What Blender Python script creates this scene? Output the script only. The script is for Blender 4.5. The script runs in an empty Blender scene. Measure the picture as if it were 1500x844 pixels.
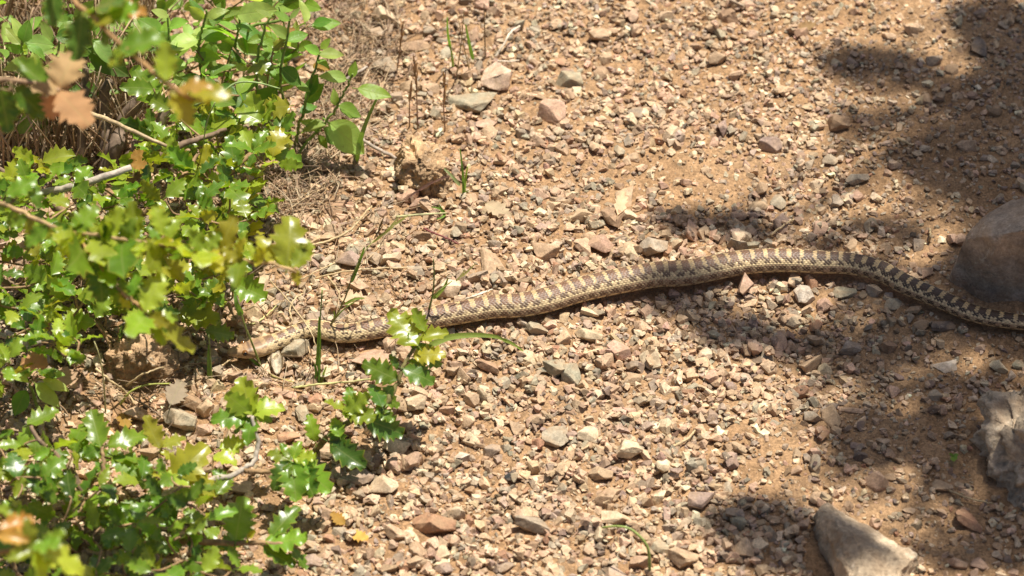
import bpy, bmesh, math, random
import numpy as np
from mathutils import Vector, Matrix, noise as mnoise

random.seed(7)
rng = np.random.default_rng(11)
scene = bpy.context.scene
COL = scene.collection

# ------------------------------------------------------------------ camera
DIST, DEP, FPX = 3.5, math.radians(42), 5250.0
CAM = Vector((0, -DIST * math.cos(DEP), DIST * math.sin(DEP)))
FWD = Vector((0, math.cos(DEP), -math.sin(DEP)))
UPV = Vector((0, math.sin(DEP), math.cos(DEP)))
RGT = Vector((1, 0, 0))
cam = bpy.data.cameras.new('camera')
cam.sensor_width = 36
cam.lens = FPX / 1500 * 36
cam.clip_start, cam.clip_end = 0.05, 400
cam.dof.use_dof = True
cam.dof.focus_distance = 3.47
cam.dof.aperture_fstop = 6.2
camo = bpy.data.objects.new('camera', cam)
COL.objects.link(camo)
camo.location = CAM
camo.rotation_euler = (math.pi / 2 - DEP, 0, 0)
scene.camera = camo

# ------------------------------------------------------------------ light
SUN_EL, SUN_AZ = math.radians(71), math.radians(38)      # azimuth from +Y towards +X
SUN = Vector((math.cos(SUN_EL) * math.sin(SUN_AZ), math.cos(SUN_EL) * math.cos(SUN_AZ), math.sin(SUN_EL)))
world = bpy.data.worlds.new('World')
scene.world = world
world.use_nodes = True
wn = world.node_tree.nodes
sky = wn.new('ShaderNodeTexSky')
sky.sky_type = 'NISHITA'
sky.sun_disc = False
sky.sun_elevation = SUN_EL
sky.sun_rotation = SUN_AZ
world.node_tree.links.new(sky.outputs[0], wn['Background'].inputs[0])
sky.air_density = .8; sky.dust_density = 2.5; sky.ozone_density = .6
wn['Background'].inputs[1].default_value = 0.06
sl = bpy.data.lights.new('sun', 'SUN')
sl.energy = 4.9
sl.angle = math.radians(0.53)
sl.color = (1.0, 0.945, 0.85)
so = bpy.data.objects.new('sun', sl)
COL.objects.link(so)
so.rotation_euler = SUN.to_track_quat('Z', 'Y').to_euler()
so.location = SUN * 20
vs = scene.view_settings
vs.view_transform = 'Standard'
vs.look = 'None'
vs.exposure = 0.66
vs.gamma = 1
vs.use_curve_mapping = False

# ------------------------------------------------------------------ helpers
def P(px, py, h=0.0):
    """the point at height h that the photograph shows at pixel (px, py) of 1500 x 844"""
    d = FWD + RGT * ((px - 750) / FPX) + UPV * ((422 - py) / FPX)
    t = (h - CAM.z) / d.z
    return CAM + d * t

def mpp(p):
    return (Vector(p) - CAM).dot(FWD) / FPX

def to_px(X, Y, Z=0.0):
    dx, dy, dz = X - CAM.x, Y - CAM.y, Z - CAM.z
    dep = dy * FWD.y + dz * FWD.z
    return 750 + FPX * dx / dep, 422 - FPX * (dy * UPV.y + dz * UPV.z) / dep

_tabs = {}
def vnoise(x, y, freq, seed):
    x = np.asarray(x, float) * freq + 500.0
    y = np.asarray(y, float) * freq + 500.0
    if seed not in _tabs:
        _tabs[seed] = np.random.default_rng(seed).random((257, 257))
    T = _tabs[seed]
    xi, yi = np.floor(x).astype(int), np.floor(y).astype(int)
    fx, fy = x - xi, y - yi
    fx, fy = fx * fx * (3 - 2 * fx), fy * fy * (3 - 2 * fy)
    a, b = xi % 256, yi % 256
    return (T[a, b] * (1 - fx) + T[a + 1, b] * fx) * (1 - fy) + (T[a, b + 1] * (1 - fx) + T[a + 1, b + 1] * fx) * fy

def gheight(x, y):
    """height of the bare soil"""
    x, y = np.asarray(x, float), np.asarray(y, float)
    r = np.sqrt(x * x + y * y)
    z = (vnoise(x, y, 3.1, 1) - .5) * .016 + (vnoise(x, y, 9, 2) - .5) * .008 + (vnoise(x, y, 31, 3) - .5) * .004
    z = z + (vnoise(x, y, .35, 4) - .5) * .6 * np.clip((r - 1.5) / 6, 0, 1)
    return z

def gh(x, y):
    return float(gheight(x, y))

def G(px, py, dz=0.0):
    p = P(px, py, 0)
    for _ in range(2):
        p = P(px, py, gh(p.x, p.y) + dz)
    return p

def link(o, parent=None):
    COL.objects.link(o)
    if parent is not None:
        o.parent = parent
    return o

def tag(o, label, cat, group=None, kind=None):
    if label: o['label'] = label
    if cat: o['category'] = cat
    if group: o['group'] = group
    if kind: o['kind'] = kind
    return o

def np_mesh(name, V, F, smooth=False, mat=None):
    """V (n,3), F (m,k) index array"""
    V = np.ascontiguousarray(V, np.float32)
    F = np.ascontiguousarray(F, np.int32)
    me = bpy.data.meshes.new(name)
    me.vertices.add(len(V)); me.vertices.foreach_set('co', V.ravel())
    k = F.shape[1]
    me.loops.add(F.size); me.loops.foreach_set('vertex_index', F.ravel())
    me.polygons.add(len(F)); me.polygons.foreach_set('loop_start', np.arange(0, F.size, k, dtype=np.int32))
    me.polygons.foreach_set('use_smooth', np.full(len(F), smooth))
    me.update(calc_edges=True)
    me.validate()
    if mat: me.materials.append(mat)
    return me

def set_col(me, C):
    a = me.attributes.new('Col', 'FLOAT_COLOR', 'POINT')
    C4 = np.ones((len(me.vertices), 4), np.float32)
    C4[:, :3] = C
    a.data.foreach_set('color', C4.ravel())

def spline(pts, n):
    """Catmull-Rom through pts, n samples evenly by arc length"""
    A = np.array(pts, float)
    A = np.vstack([2 * A[0] - A[1], A, 2 * A[-1] - A[-2]])
    out = []
    for i in range(1, len(A) - 2):
        p0, p1, p2, p3 = A[i - 1:i + 3]
        t = np.linspace(0, 1, 24, endpoint=False)[:, None]
        out.append(.5 * (2 * p1 + (p2 - p0) * t + (2 * p0 - 5 * p1 + 4 * p2 - p3) * t ** 2 + (3 * p1 - p0 - 3 * p2 + p3) * t ** 3))
    out.append(A[-2][None])
    Q = np.vstack(out)
    s = np.concatenate([[0], np.cumsum(np.linalg.norm(np.diff(Q[:, :3], axis=0), axis=1))])
    u = np.linspace(0, s[-1], n)
    return np.stack([np.interp(u, s, Q[:, k]) for k in range(Q.shape[1])], 1), s[-1]

def tube_arrays(C, R, sides=6, flat=1.0):
    C = np.asarray(C, float); n = len(C)
    R = np.broadcast_to(np.asarray(R, float), (n,))
    T = np.gradient(C, axis=0); T /= np.linalg.norm(T, axis=1)[:, None] + 1e-12
    ref = np.array([0, 0, 1.0]) if abs(T[:, 2]).mean() < .8 else np.array([0, 1.0, 0])
    S = np.cross(T, ref); S /= np.linalg.norm(S, axis=1)[:, None] + 1e-12
    N = np.cross(S, T)
    th = np.linspace(0, 2 * np.pi, sides, endpoint=False)
    V = C[:, None] + R[:, None, None] * (np.cos(th)[None, :, None] * S[:, None] + flat * np.sin(th)[None, :, None] * N[:, None])
    V = V.reshape(-1, 3)
    i, j = np.meshgrid(np.arange(n - 1), np.arange(sides), indexing='ij')
    a = i * sides + j; b = i * sides + (j + 1) % sides
    F = np.stack([a, b, b + sides, a + sides], -1).reshape(-1, 4)
    V = np.vstack([V, C[:1], C[-1:]])
    c0, c1 = n * sides, n * sides + 1
    jj = np.arange(sides)
    e0 = np.stack([jj, np.full(sides, c0), np.full(sides, c0), (jj + 1) % sides], -1)
    T0 = np.stack([(jj + 1) % sides, jj, np.full(sides, c0)], -1)
    o = (n - 1) * sides
    T1 = np.stack([o + jj, o + (jj + 1) % sides, np.full(sides, c1)], -1)
    F3 = np.vstack([F[:, [0, 1, 2]], F[:, [0, 2, 3]], T0, T1])
    return V, F3

class Bag:
    """collects triangle meshes into one"""
    def __init__(s): s.V, s.F, s.C, s.n = [], [], [], 0
    def add(s, V, F, c=None):
        s.V.append(V); s.F.append(np.asarray(F) + s.n); s.n += len(V)
        if c is not None: s.C.append(np.broadcast_to(np.asarray(c, np.float32), (len(V), 3)))
    def mesh(s, name, mat, smooth=True):
        me = np_mesh(name, np.vstack(s.V), np.vstack(s.F), smooth, mat)
        if s.C: set_col(me, np.vstack(s.C))
        return me

# ------------------------------------------------------------------ materials
def new_mat(name):
    m = bpy.data.materials.new(name); m.use_nodes = True
    nt = m.node_tree
    return m, nt, nt.nodes, nt.links, nt.nodes['Principled BSDF']

def nd(N, t, **kw):
    n = N.new(t)
    for k, v in kw.items():
        if k in n.inputs: n.inputs[k].default_value = v
        else: setattr(n, k, v)
    return n

def mixc(N, L, fac, a, b, mode='MIX'):
    m = N.new('ShaderNodeMix'); m.data_type = 'RGBA'; m.blend_type = mode
    for i, v in ((0, fac), (6, a), (7, b)):
        if hasattr(v, 'is_linked'): L.new(v, m.inputs[i])
        elif isinstance(v, (tuple, list)): m.inputs[i].default_value = (*v[:3], 1)
        else: m.inputs[i].default_value = v
    return m.outputs[2]

def maprange(N, L, v, a, b, c, d):
    m = N.new('ShaderNodeMapRange')
    L.new(v, m.inputs[0])
    for i, x in enumerate((a, b, c, d)): m.inputs[i + 1].default_value = x
    return m.outputs[0]

def stone_material(name, source, scale=1.0, dust=.35, crack=False):
    """source: 'attr' vertex colour of each stone, 'obj' object colour"""
    m, nt, N, L, B = new_mat(name)
    tc = nd(N, 'ShaderNodeTexCoord')
    geo = nd(N, 'ShaderNodeNewGeometry')
    if source == 'attr':
        c = nd(N, 'ShaderNodeVertexColor', layer_name='Col').outputs[0]
    else:
        c = nd(N, 'ShaderNodeObjectInfo').outputs['Color']
    pos = geo.outputs['Position']
    n1 = nd(N, 'ShaderNodeTexNoise', Scale=130 * scale, Detail=5, Roughness=.65)
    n2 = nd(N, 'ShaderNodeTexNoise', Scale=620 * scale, Detail=3, Roughness=.7)
    n3 = nd(N, 'ShaderNodeTexVoronoi', Scale=900 * scale)
    for n in (n1, n2, n3): L.new(pos, n.inputs['Vector'])
    k1 = maprange(N, L, n1.outputs[0], .3, .7, .62, 1.34)
    c1 = mixc(N, L, 1.0, c, k1, 'MULTIPLY')
    k2 = maprange(N, L, n2.outputs[0], .35, .68, .74, 1.22)
    c2 = mixc(N, L, 1.0, c1, k2, 'MULTIPLY')
    # soil dust clinging in patches
    n4 = nd(N, 'ShaderNodeTexNoise', Scale=75 * scale, Detail=4, Roughness=.6)
    L.new(pos, n4.inputs['Vector'])
    f = maprange(N, L, n4.outputs[0], .42, .66, 0, dust * 1.6)
    c3 = mixc(N, L, f, c2, (.40, .262, .148))
    # pale crystals and dark specks
    n5 = nd(N, 'ShaderNodeTexNoise', Scale=380 * scale, Detail=2)
    L.new(pos, n5.inputs['Vector'])
    f5 = maprange(N, L, n5.outputs[0], .66, .74, 0, .45)
    c4 = mixc(N, L, f5, c3, (.62, .5, .36))
    L.new(c4, B.inputs['Base Color'])
    B.inputs['Roughness'].default_value = .78
    B.inputs['Specular IOR Level'].default_value = .28
    b1 = nd(N, 'ShaderNodeBump', Strength=.55, Distance=.0022)
    L.new(n1.outputs[0], b1.inputs['Height'])
    b2 = nd(N, 'ShaderNodeBump', Strength=.45, Distance=.0006)
    L.new(n2.outputs[0], b2.inputs['Height']); L.new(b1.outputs[0], b2.inputs['Normal'])
    out = b2.outputs[0]
    if crack:
        b1.inputs['Strength'].default_value = .8; b1.inputs['Distance'].default_value = .006
        b2.inputs['Strength'].default_value = .7; b2.inputs['Distance'].default_value = .0018
        wv = nd(N, 'ShaderNodeTexNoise', Scale=26, Detail=6, Roughness=.7, Distortion=1.6); L.new(pos, wv.inputs['Vector'])
        vein = maprange(N, L, wv.outputs[0], .60, .64, 0, .5)
        c5 = mixc(N, L, vein, c4, (.66, .57, .43))
        big_ = nd(N, 'ShaderNodeTexNoise', Scale=14, Detail=5, Roughness=.65); L.new(pos, big_.inputs['Vector'])
        c6 = mixc(N, L, 1.0, c5, maprange(N, L, big_.outputs[0], .35, .65, .6, 1.3), 'MULTIPLY')
        L.new(c6, B.inputs['Base Color'])
        b3 = nd(N, 'ShaderNodeBump', Strength=.8, Distance=.006); L.new(wv.outputs[0], b3.inputs['Height']); L.new(out, b3.inputs['Normal'])
        out = b3.outputs[0]
    L.new(out, B.inputs['Normal'])
    return m

M_STONE = stone_material('stone', 'obj')
M_ROCK = stone_material('rock', 'obj', .42, .3, True)
M_GRAVEL = stone_material('gravel', 'attr', 1.0, .28)

def soil_material():
    m, nt, N, L, B = new_mat('soil')
    geo = nd(N, 'ShaderNodeNewGeometry')
    pos = geo.outputs['Position']
    def noise(s, d=4, r=.6):
        n = nd(N, 'ShaderNodeTexNoise', Scale=s, Detail=d, Roughness=r); L.new(pos, n.inputs['Vector']); return n.outputs[0]
    a, b, c = noise(4), noise(60, 6, .7), noise(420, 4, .7)
    v = nd(N, 'ShaderNodeTexVoronoi', Scale=300); L.new(pos, v.inputs['Vector'])
    col = mixc(N, L, maprange(N, L, a, .35, .65, 0, 1), (.32, .19, .096), (.38, .240, .130))
    col = mixc(N, L, 1.0, col, maprange(N, L, b, .3, .7, .72, 1.22), 'MULTIPLY')
    col = mixc(N, L, 1.0, col, maprange(N, L, c, .32, .68, .68, 1.25), 'MULTIPLY')
    sh = nd(N, 'ShaderNodeRGBToBW'); L.new(v.outputs['Color'], sh.inputs[0])
    g = maprange(N, L, sh.outputs[0], .2, .8, .3, .7)
    col = mixc(N, L, .5, col, mixc(N, L, 1, col, g, 'OVERLAY'))
    L.new(col, B.inputs['Base Color'])
    B.inputs['Roughness'].default_value = .92
    B.inputs['Specular IOR Level'].default_value = .12
    b1 = nd(N, 'ShaderNodeBump', Strength=.8, Distance=.004); L.new(b, b1.inputs['Height'])
    b2 = nd(N, 'ShaderNodeBump', Strength=.8, Distance=.0015); L.new(c, b2.inputs['Height']); L.new(b1.outputs[0], b2.inputs['Normal'])
    b3 = nd(N, 'ShaderNodeBump', Strength=.6, Distance=.0015); b3.invert = True
    L.new(v.outputs['Distance'], b3.inputs['Height']); L.new(b2.outputs[0], b3.inputs['Normal'])
    L.new(b3.outputs[0], B.inputs['Normal'])
    return m
M_SOIL = soil_material()

def leaf_material(name, rough, spec, transl, vein, tcol=(1.15, 1.25, .5), side=7.0, edge=0.0, bump=.12):
    m, nt, N, L, B = new_mat(name)
    oi = nd(N, 'ShaderNodeObjectInfo')
    uv = nd(N, 'ShaderNodeUVMap')
    sep = nd(N, 'ShaderNodeSeparateXYZ'); L.new(uv.outputs[0], sep.inputs[0])
    def math_(op, a, b=0.0):
        n = nd(N, 'ShaderNodeMath', operation=op)
        for i, v in enumerate((a, b)):
            if hasattr(v, 'is_linked'): L.new(v, n.inputs[i])
            else: n.inputs[i].default_value = v
        return n.outputs[0]
    y = math_('ABSOLUTE', math_('SUBTRACT', sep.outputs[1], .5))
    mid = maprange(N, L, y, .008, .022, 1, 0)
    sv = math_('FRACT', math_('MULTIPLY', math_('SUBTRACT', sep.outputs[0], math_('MULTIPLY', y, .75)), side))
    sv = math_('ABSOLUTE', math_('SUBTRACT', sv, .5))
    sid = maprange(N, L, sv, .0, .11, 1, 0)
    veins = math_('MAXIMUM', mid, math_('MULTIPLY', sid, .4))
    geo = nd(N, 'ShaderNodeNewGeometry')
    nz = nd(N, 'ShaderNodeTexNoise', Scale=90, Detail=3); L.new(geo.outputs['Position'], nz.inputs['Vector'])
    nf = nd(N, 'ShaderNodeTexNoise', Scale=420, Detail=3); L.new(geo.outputs['Position'], nf.inputs['Vector'])
    base = mixc(N, L, 1.0, oi.outputs['Color'], maprange(N, L, nz.outputs[0], .3, .7, .86, 1.14), 'MULTIPLY')
    base = mixc(N, L, 1.0, base, maprange(N, L, oi.outputs['Random'], 0, 1, .78, 1.2), 'MULTIPLY')
    # a few brown blemishes
    base = mixc(N, L, maprange(N, L, nf.outputs[0], .67, .72, 0, .5), base, (.12, .075, .025))
    base = mixc(N, L, math_('MULTIPLY', veins, vein), base, (.30, .33, .12))
    ed = nd(N, 'ShaderNodeAttribute', attribute_name='edge')
    base = mixc(N, L, maprange(N, L, ed.outputs['Fac'], .86, 1.0, 0, edge), base, (.42, .36, .06))
    L.new(base, B.inputs['Base Color'])
    B.inputs['Roughness'].default_value = rough
    B.inputs['Specular IOR Level'].default_value = spec
    bp = nd(N, 'ShaderNodeBump', Strength=bump, Distance=.001); bp.invert = True
    L.new(veins, bp.inputs['Height'])
    bq = nd(N, 'ShaderNodeBump', Strength=bump, Distance=.002)
    L.new(nz.outputs[0], bq.inputs['Height']); L.new(bp.outputs[0], bq.inputs['Normal'])
    L.new(bq.outputs[0], B.inputs['Normal'])
    tr = nd(N, 'ShaderNodeBsdfTranslucent')
    L.new(mixc(N, L, 1.0, base, tcol, 'MULTIPLY'), tr.inputs[0])
    mx = nd(N, 'ShaderNodeMixShader'); mx.inputs[0].default_value = transl
    L.new(B.outputs[0], mx.inputs[1]); L.new(tr.outputs[0], mx.inputs[2])
    L.new(mx.outputs[0], N['Material Output'].inputs[0])
    return m

M_OAK = leaf_material('oak_leaf', .31, .5, .32, .22, (2.6, 2.5, .9), 6.0, .45, .10)
M_HERB = leaf_material('herb_leaf', .46, .38, .38, .25, (2.4, 2.3, .9), 5.0, 0, .3)
M_DEAD = leaf_material('dead_leaf', .7, .2, .25, .15, (1.3, 1.1, .8))

def fibre_material(name, stripes=1.0, rough=.7):
    m, nt, N, L, B = new_mat(name)
    oi = nd(N, 'ShaderNodeObjectInfo')
    geo = nd(N, 'ShaderNodeNewGeometry')
    n = nd(N, 'ShaderNodeTexNoise', Scale=160, Detail=5, Roughness=.7); L.new(geo.outputs['Position'], n.inputs['Vector'])
    n2 = nd(N, 'ShaderNodeTexNoise', Scale=40, Detail=3); L.new(geo.outputs['Position'], n2.inputs['Vector'])
    c = mixc(N, L, 1.0, oi.outputs['Color'], maprange(N, L, n.outputs[0], .3, .7, .6, 1.35), 'MULTIPLY')
    c = mixc(N, L, 1.0, c, maprange(N, L, n2.outputs[0], .3, .7, .75, 1.2), 'MULTIPLY')
    L.new(c, B.inputs['Base Color'])
    B.inputs['Roughness'].default_value = rough
    B.inputs['Specular IOR Level'].default_value = .3
    b = nd(N, 'ShaderNodeBump', Strength=.5 * stripes, Distance=.001); L.new(n.outputs[0], b.inputs['Height'])
    L.new(b.outputs[0], B.inputs['Normal'])
    return m
M_BARK = fibre_material('bark', 1.2, .8)
M_STRAW = fibre_material('straw', .4, .5)
M_GRASS = leaf_material('grass_blade', .42, .4, .3, .12, (2.0, 2.1, .8), 1.0)

def attr_material(name, rough, spec):
    m, nt, N, L, B = new_mat(name)
    c = nd(N, 'ShaderNodeVertexColor', layer_name='Col').outputs[0]
    geo = nd(N, 'ShaderNodeNewGeometry')
    n = nd(N, 'ShaderNodeTexNoise', Scale=500, Detail=3); L.new(geo.outputs['Position'], n.inputs['Vector'])
    L.new(mixc(N, L, 1.0, c, maprange(N, L, n.outputs[0], .3, .7, .84, 1.16), 'MULTIPLY'), B.inputs['Base Color'])
    B.inputs['Roughness'].default_value = rough
    B.inputs['Specular IOR Level'].default_value = spec
    return m
M_SNAKE = attr_material('snake_skin', .46, .38)
M_THATCH = attr_material('thatch', .6, .25)
m, nt, N, L, B = new_mat('snake_eye')
B.inputs['Base Color'].default_value = (.16, .07, .02, 1); B.inputs['Roughness'].default_value = .08
M_EYE = m
m, nt, N, L, B = new_mat('snake_pupil')
B.inputs['Base Color'].default_value = (.006, .005, .004, 1); B.inputs['Roughness'].default_value = .06
M_PUPIL = m

# ------------------------------------------------------------------ the snake's course (needed by the gravel)
SN = [(333, 521, 0.0115), (347, 519.5, .0115), (365, 517, .0115), (385, 511, .011), (408, 503, .0105), (432, 493.5, .010), (452, 487.5, .010), (472, 489, .010),
      (492, 494, .010), (515, 494.5, .0105), (545, 490, .011), (580, 483, .011), (610, 477, .0115), (645, 470.5, .0115), (685, 463.5, .012),
      (722, 457.5, .012), (760, 455, .012), (798, 447, .0125), (840, 432.5, .0125), (880, 421, .0125), (920, 412, .0125), (962, 404.5, .0125),
      (1000, 402, .0125), (1040, 396, .0125), (1080, 387, .0125), (1120, 383.5, .012), (1160, 383, .012), (1200, 385.5, .0115), (1245, 388.5, .0115),
      (1290, 400, .011), (1325, 418, .0105), (1375, 441, .010), (1425, 462, .0095), (1475, 474.5, .009), (1530, 478, .008), (1590, 470, .006), (1650, 455, .004)]
SNP = []
for (x, y, h) in SN:
    p = P(x, y, h)
    SNP.append((p.x, p.y, h + gh(p.x, p.y) * .6 + .003))
SC, SLEN = spline(SNP, 1300)
SS = np.linspace(0, SLEN, 1300)
SR = np.interp(SS / SLEN, [0, .03, .06, .10, .2, .35, .5, .62, .75, .87, 1], [.0095, .0096, .0080, .0090, .0110, .0126, .0133, .0121, .0101, .0080, .003])

# ------------------------------------------------------------------ ground
def axis_coords(lo, hi, step, far):
    c = list(np.arange(lo, hi + step / 2, step))
    d, x = step * 1.35, c[-1]
    up = []
    while x < far:
        x += d; d *= 1.3; up.append(x)
    d, x = step * 1.35, c[0]
    dn = []
    while x > -far:
        x -= d; d *= 1.3; dn.append(x)
    return np.array(dn[::-1] + c + up)
gx, gy = axis_coords(-.72, .72, .0045, 90), axis_coords(-.58, .66, .0045, 90)
X, Y = np.meshgrid(gx, gy, indexing='ij')
Z = gheight(X, Y) + (vnoise(X, Y, 90, 5) - .5) * .003 + (vnoise(X, Y, 170, 6) - .5) * .0022
nx, ny = len(gx), len(gy)
i, j = np.meshgrid(np.arange(nx - 1), np.arange(ny - 1), indexing='ij')
a = i * ny + j
F = np.stack([a, a + ny, a + ny + 1, a + 1], -1).reshape(-1, 4)
ground = link(bpy.data.objects.new('ground', np_mesh('ground', np.stack([X, Y, Z], -1).reshape(-1, 3), F, True, M_SOIL)))
tag(ground, 'dry reddish brown soil of the trail under the gravel', 'ground', kind='structure')

# ------------------------------------------------------------------ stone shapes
def cut_hull(seed, cuts, dmin=.55, dmax=.95):
    """a convex block bounded by random flat faces"""
    r = np.random.default_rng(seed)
    n = cuts + 5
    N_ = r.normal(size=(n, 3)); N_ /= np.linalg.norm(N_, axis=1)[:, None]
    d = r.uniform(dmin, dmax, n)
    N_ = np.vstack([N_, np.eye(3), -np.eye(3)]); d = np.concatenate([d, np.full(6, 1.15)])
    from itertools import combinations
    T = np.array(list(combinations(range(len(d)), 3)))
    A = N_[T]
    ok = np.abs(np.linalg.det(A)) > 1e-3
    X_ = np.linalg.solve(A[ok], d[T[ok]][..., None])[..., 0]
    X_ = X_[(X_ @ N_.T <= d + 1e-7).all(1)]
    bm = bmesh.new()
    for p in X_: bm.verts.new(p)
    bmesh.ops.remove_doubles(bm, verts=bm.verts[:], dist=.08)
    bmesh.ops.convex_hull(bm, input=bm.verts[:])
    bmesh.ops.delete(bm, geom=[v for v in bm.verts if not v.link_faces], context='VERTS')
    bm.normal_update()
    return bm

def norm_bm(bm):
    co = np.array([v.co for v in bm.verts])
    lo, hi = co.min(0), co.max(0)
    c, h = (lo + hi) / 2, (hi - lo) / 2
    for v in bm.verts:
        v.co = Vector(((v.co[k] - c[k]) / h[k] for k in range(3)))

def arrays(bm):
    bmesh.ops.triangulate(bm, faces=bm.faces[:])
    bm.verts.ensure_lookup_table(); bm.verts.index_update()
    V = np.array([v.co for v in bm.verts], np.float32)
    F = np.array([[v.index for v in f.verts] for f in bm.faces], np.int32)
    return V, F

PROTO = []
for k in range(40):
    bm = cut_hull(100 + k, random.Random(k).randint(5, 9)); norm_bm(bm); PROTO.append(arrays(bm)); bm.free()
SMALL = []
for k in range(30):
    bm = cut_hull(500 + k, random.Random(k).randint(1, 2)); norm_bm(bm); SMALL.append(arrays(bm)); bm.free()
GRIT = []
for k in range(16):
    r = np.random.default_rng(900 + k)
    V = np.array([[1, 0, 0], [-1, 0, 0], [0, 1, 0], [0, -1, 0], [0, 0, 1], [0, 0, -1]], float) + r.normal(0, .28, (6, 3))
    Fg = np.array([[0, 2, 4], [2, 1, 4], [1, 3, 4], [3, 0, 4], [2, 0, 5], [1, 2, 5], [3, 1, 5], [0, 3, 5]])
    GRIT.append((V, Fg))

def rock_mesh(name, seed, cuts=7, bevel=.07, sub=1, rough=.05, mat=None, fn=None, pts=None, rfreq=2.2, fine=.12, smooth=0):
    """a weathered rock in a unit box (+-1)"""
    if pts is not None:
        bm = bmesh.new()
        for p in pts: bm.verts.new(p)
        bmesh.ops.convex_hull(bm, input=bm.verts[:])
        bmesh.ops.delete(bm, geom=[v for v in bm.verts if not v.link_faces], context='VERTS')
    else:
        bm = cut_hull(seed, cuts); norm_bm(bm)
    bmesh.ops.dissolve_limit(bm, angle_limit=.12, verts=bm.verts, edges=bm.edges)
    if bevel > 0:
        bmesh.ops.bevel(bm, geom=bm.edges[:], offset=bevel, segments=2, affect='EDGES', profile=.6, clamp_overlap=True)
    bmesh.ops.triangulate(bm, faces=bm.faces[:])
    for _ in range(sub):
        long = [e for e in bm.edges if e.calc_length() > fine]
        bmesh.ops.subdivide_edges(bm, edges=long, cuts=1)
        bmesh.ops.triangulate(bm, faces=bm.faces[:])
    for _ in range(smooth): bmesh.ops.smooth_vert(bm, verts=bm.verts[:], factor=.5, use_axis_x=True, use_axis_y=True, use_axis_z=True)
    off = Vector((seed * 3.7 % 50, seed * 1.3 % 50, 0))
    bm.normal_update()
    for v in bm.verts:
        q = v.co * rfreq + off
        d = mnoise.fractal(q, .8, 2.1, 4 if fine > .1 else 6) * rough + abs(mnoise.noise(q * 2.3)) * rough * -.6
        v.co += v.normal * d
        if fn: v.co = fn(v.co)
    me = bpy.data.meshes.new(name)
    bm.to_mesh(me); bm.free()
    for p in me.polygons: p.use_smooth = True
    if mat: me.materials.append(mat)
    return me

# linear base colours
SC_ = dict(palepink=(.58, .42, .30), tan=(.465, .322, .198), pink=(.45, .292, .195), cream=(.58, .45, .295), grey=(.345, .27, .195), green=(.345, .295, .205), purple=(.315, .222, .168),
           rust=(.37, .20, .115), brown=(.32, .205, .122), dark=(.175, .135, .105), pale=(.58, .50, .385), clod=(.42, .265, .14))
def vary(c, r, a=.14):
    k = 1 + r.uniform(-a, a)
    return tuple(max(.02, v * k * (1 + r.uniform(-.025, .025))) for v in c)

# height field of what already lies on the ground, 2 mm cells
GX0, GY0, GRES = -1.0, -.85, .002
HX, HY = 1000, 900
hx, hy = GX0 + np.arange(HX) * GRES, GY0 + np.arange(HY) * GRES
HG = gheight(*np.meshgrid(hx, hy, indexing='ij')).astype(np.float32)
HH = HG.copy()
BLOCK = np.zeros((HX, HY), bool)

def window(x, y, r):
    i0, i1 = int((x - r - GX0) / GRES), int((x + r - GX0) / GRES) + 2
    j0, j1 = int((y - r - GY0) / GRES), int((y + r - GY0) / GRES) + 2
    if i0 < 0 or j0 < 0 or i1 > HX or j1 > HY: return None
    W = (slice(i0, i1), slice(j0, j1))
    D = ((hx[i0:i1, None] - x) ** 2 + (hy[None, j0:j1] - y) ** 2) / (r * r)
    return W, D

def stamp(x, y, r, top, block=False):
    w = window(x, y, r)
    if w is None: return
    W, D = w
    d = np.where(D < 1, top - (top - HG[W]) * D ** 2, -9)
    HH[W] = np.maximum(HH[W], d)
    if block: BLOCK[W] |= D < .9

# the snake's own footprint
for k in range(0, 1300, 4):
    x, y = SC[k, 0], SC[k, 1]
    w = window(x, y, SR[k] * .78)
    if w: BLOCK[w[0]] |= w[1] < 1

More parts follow.
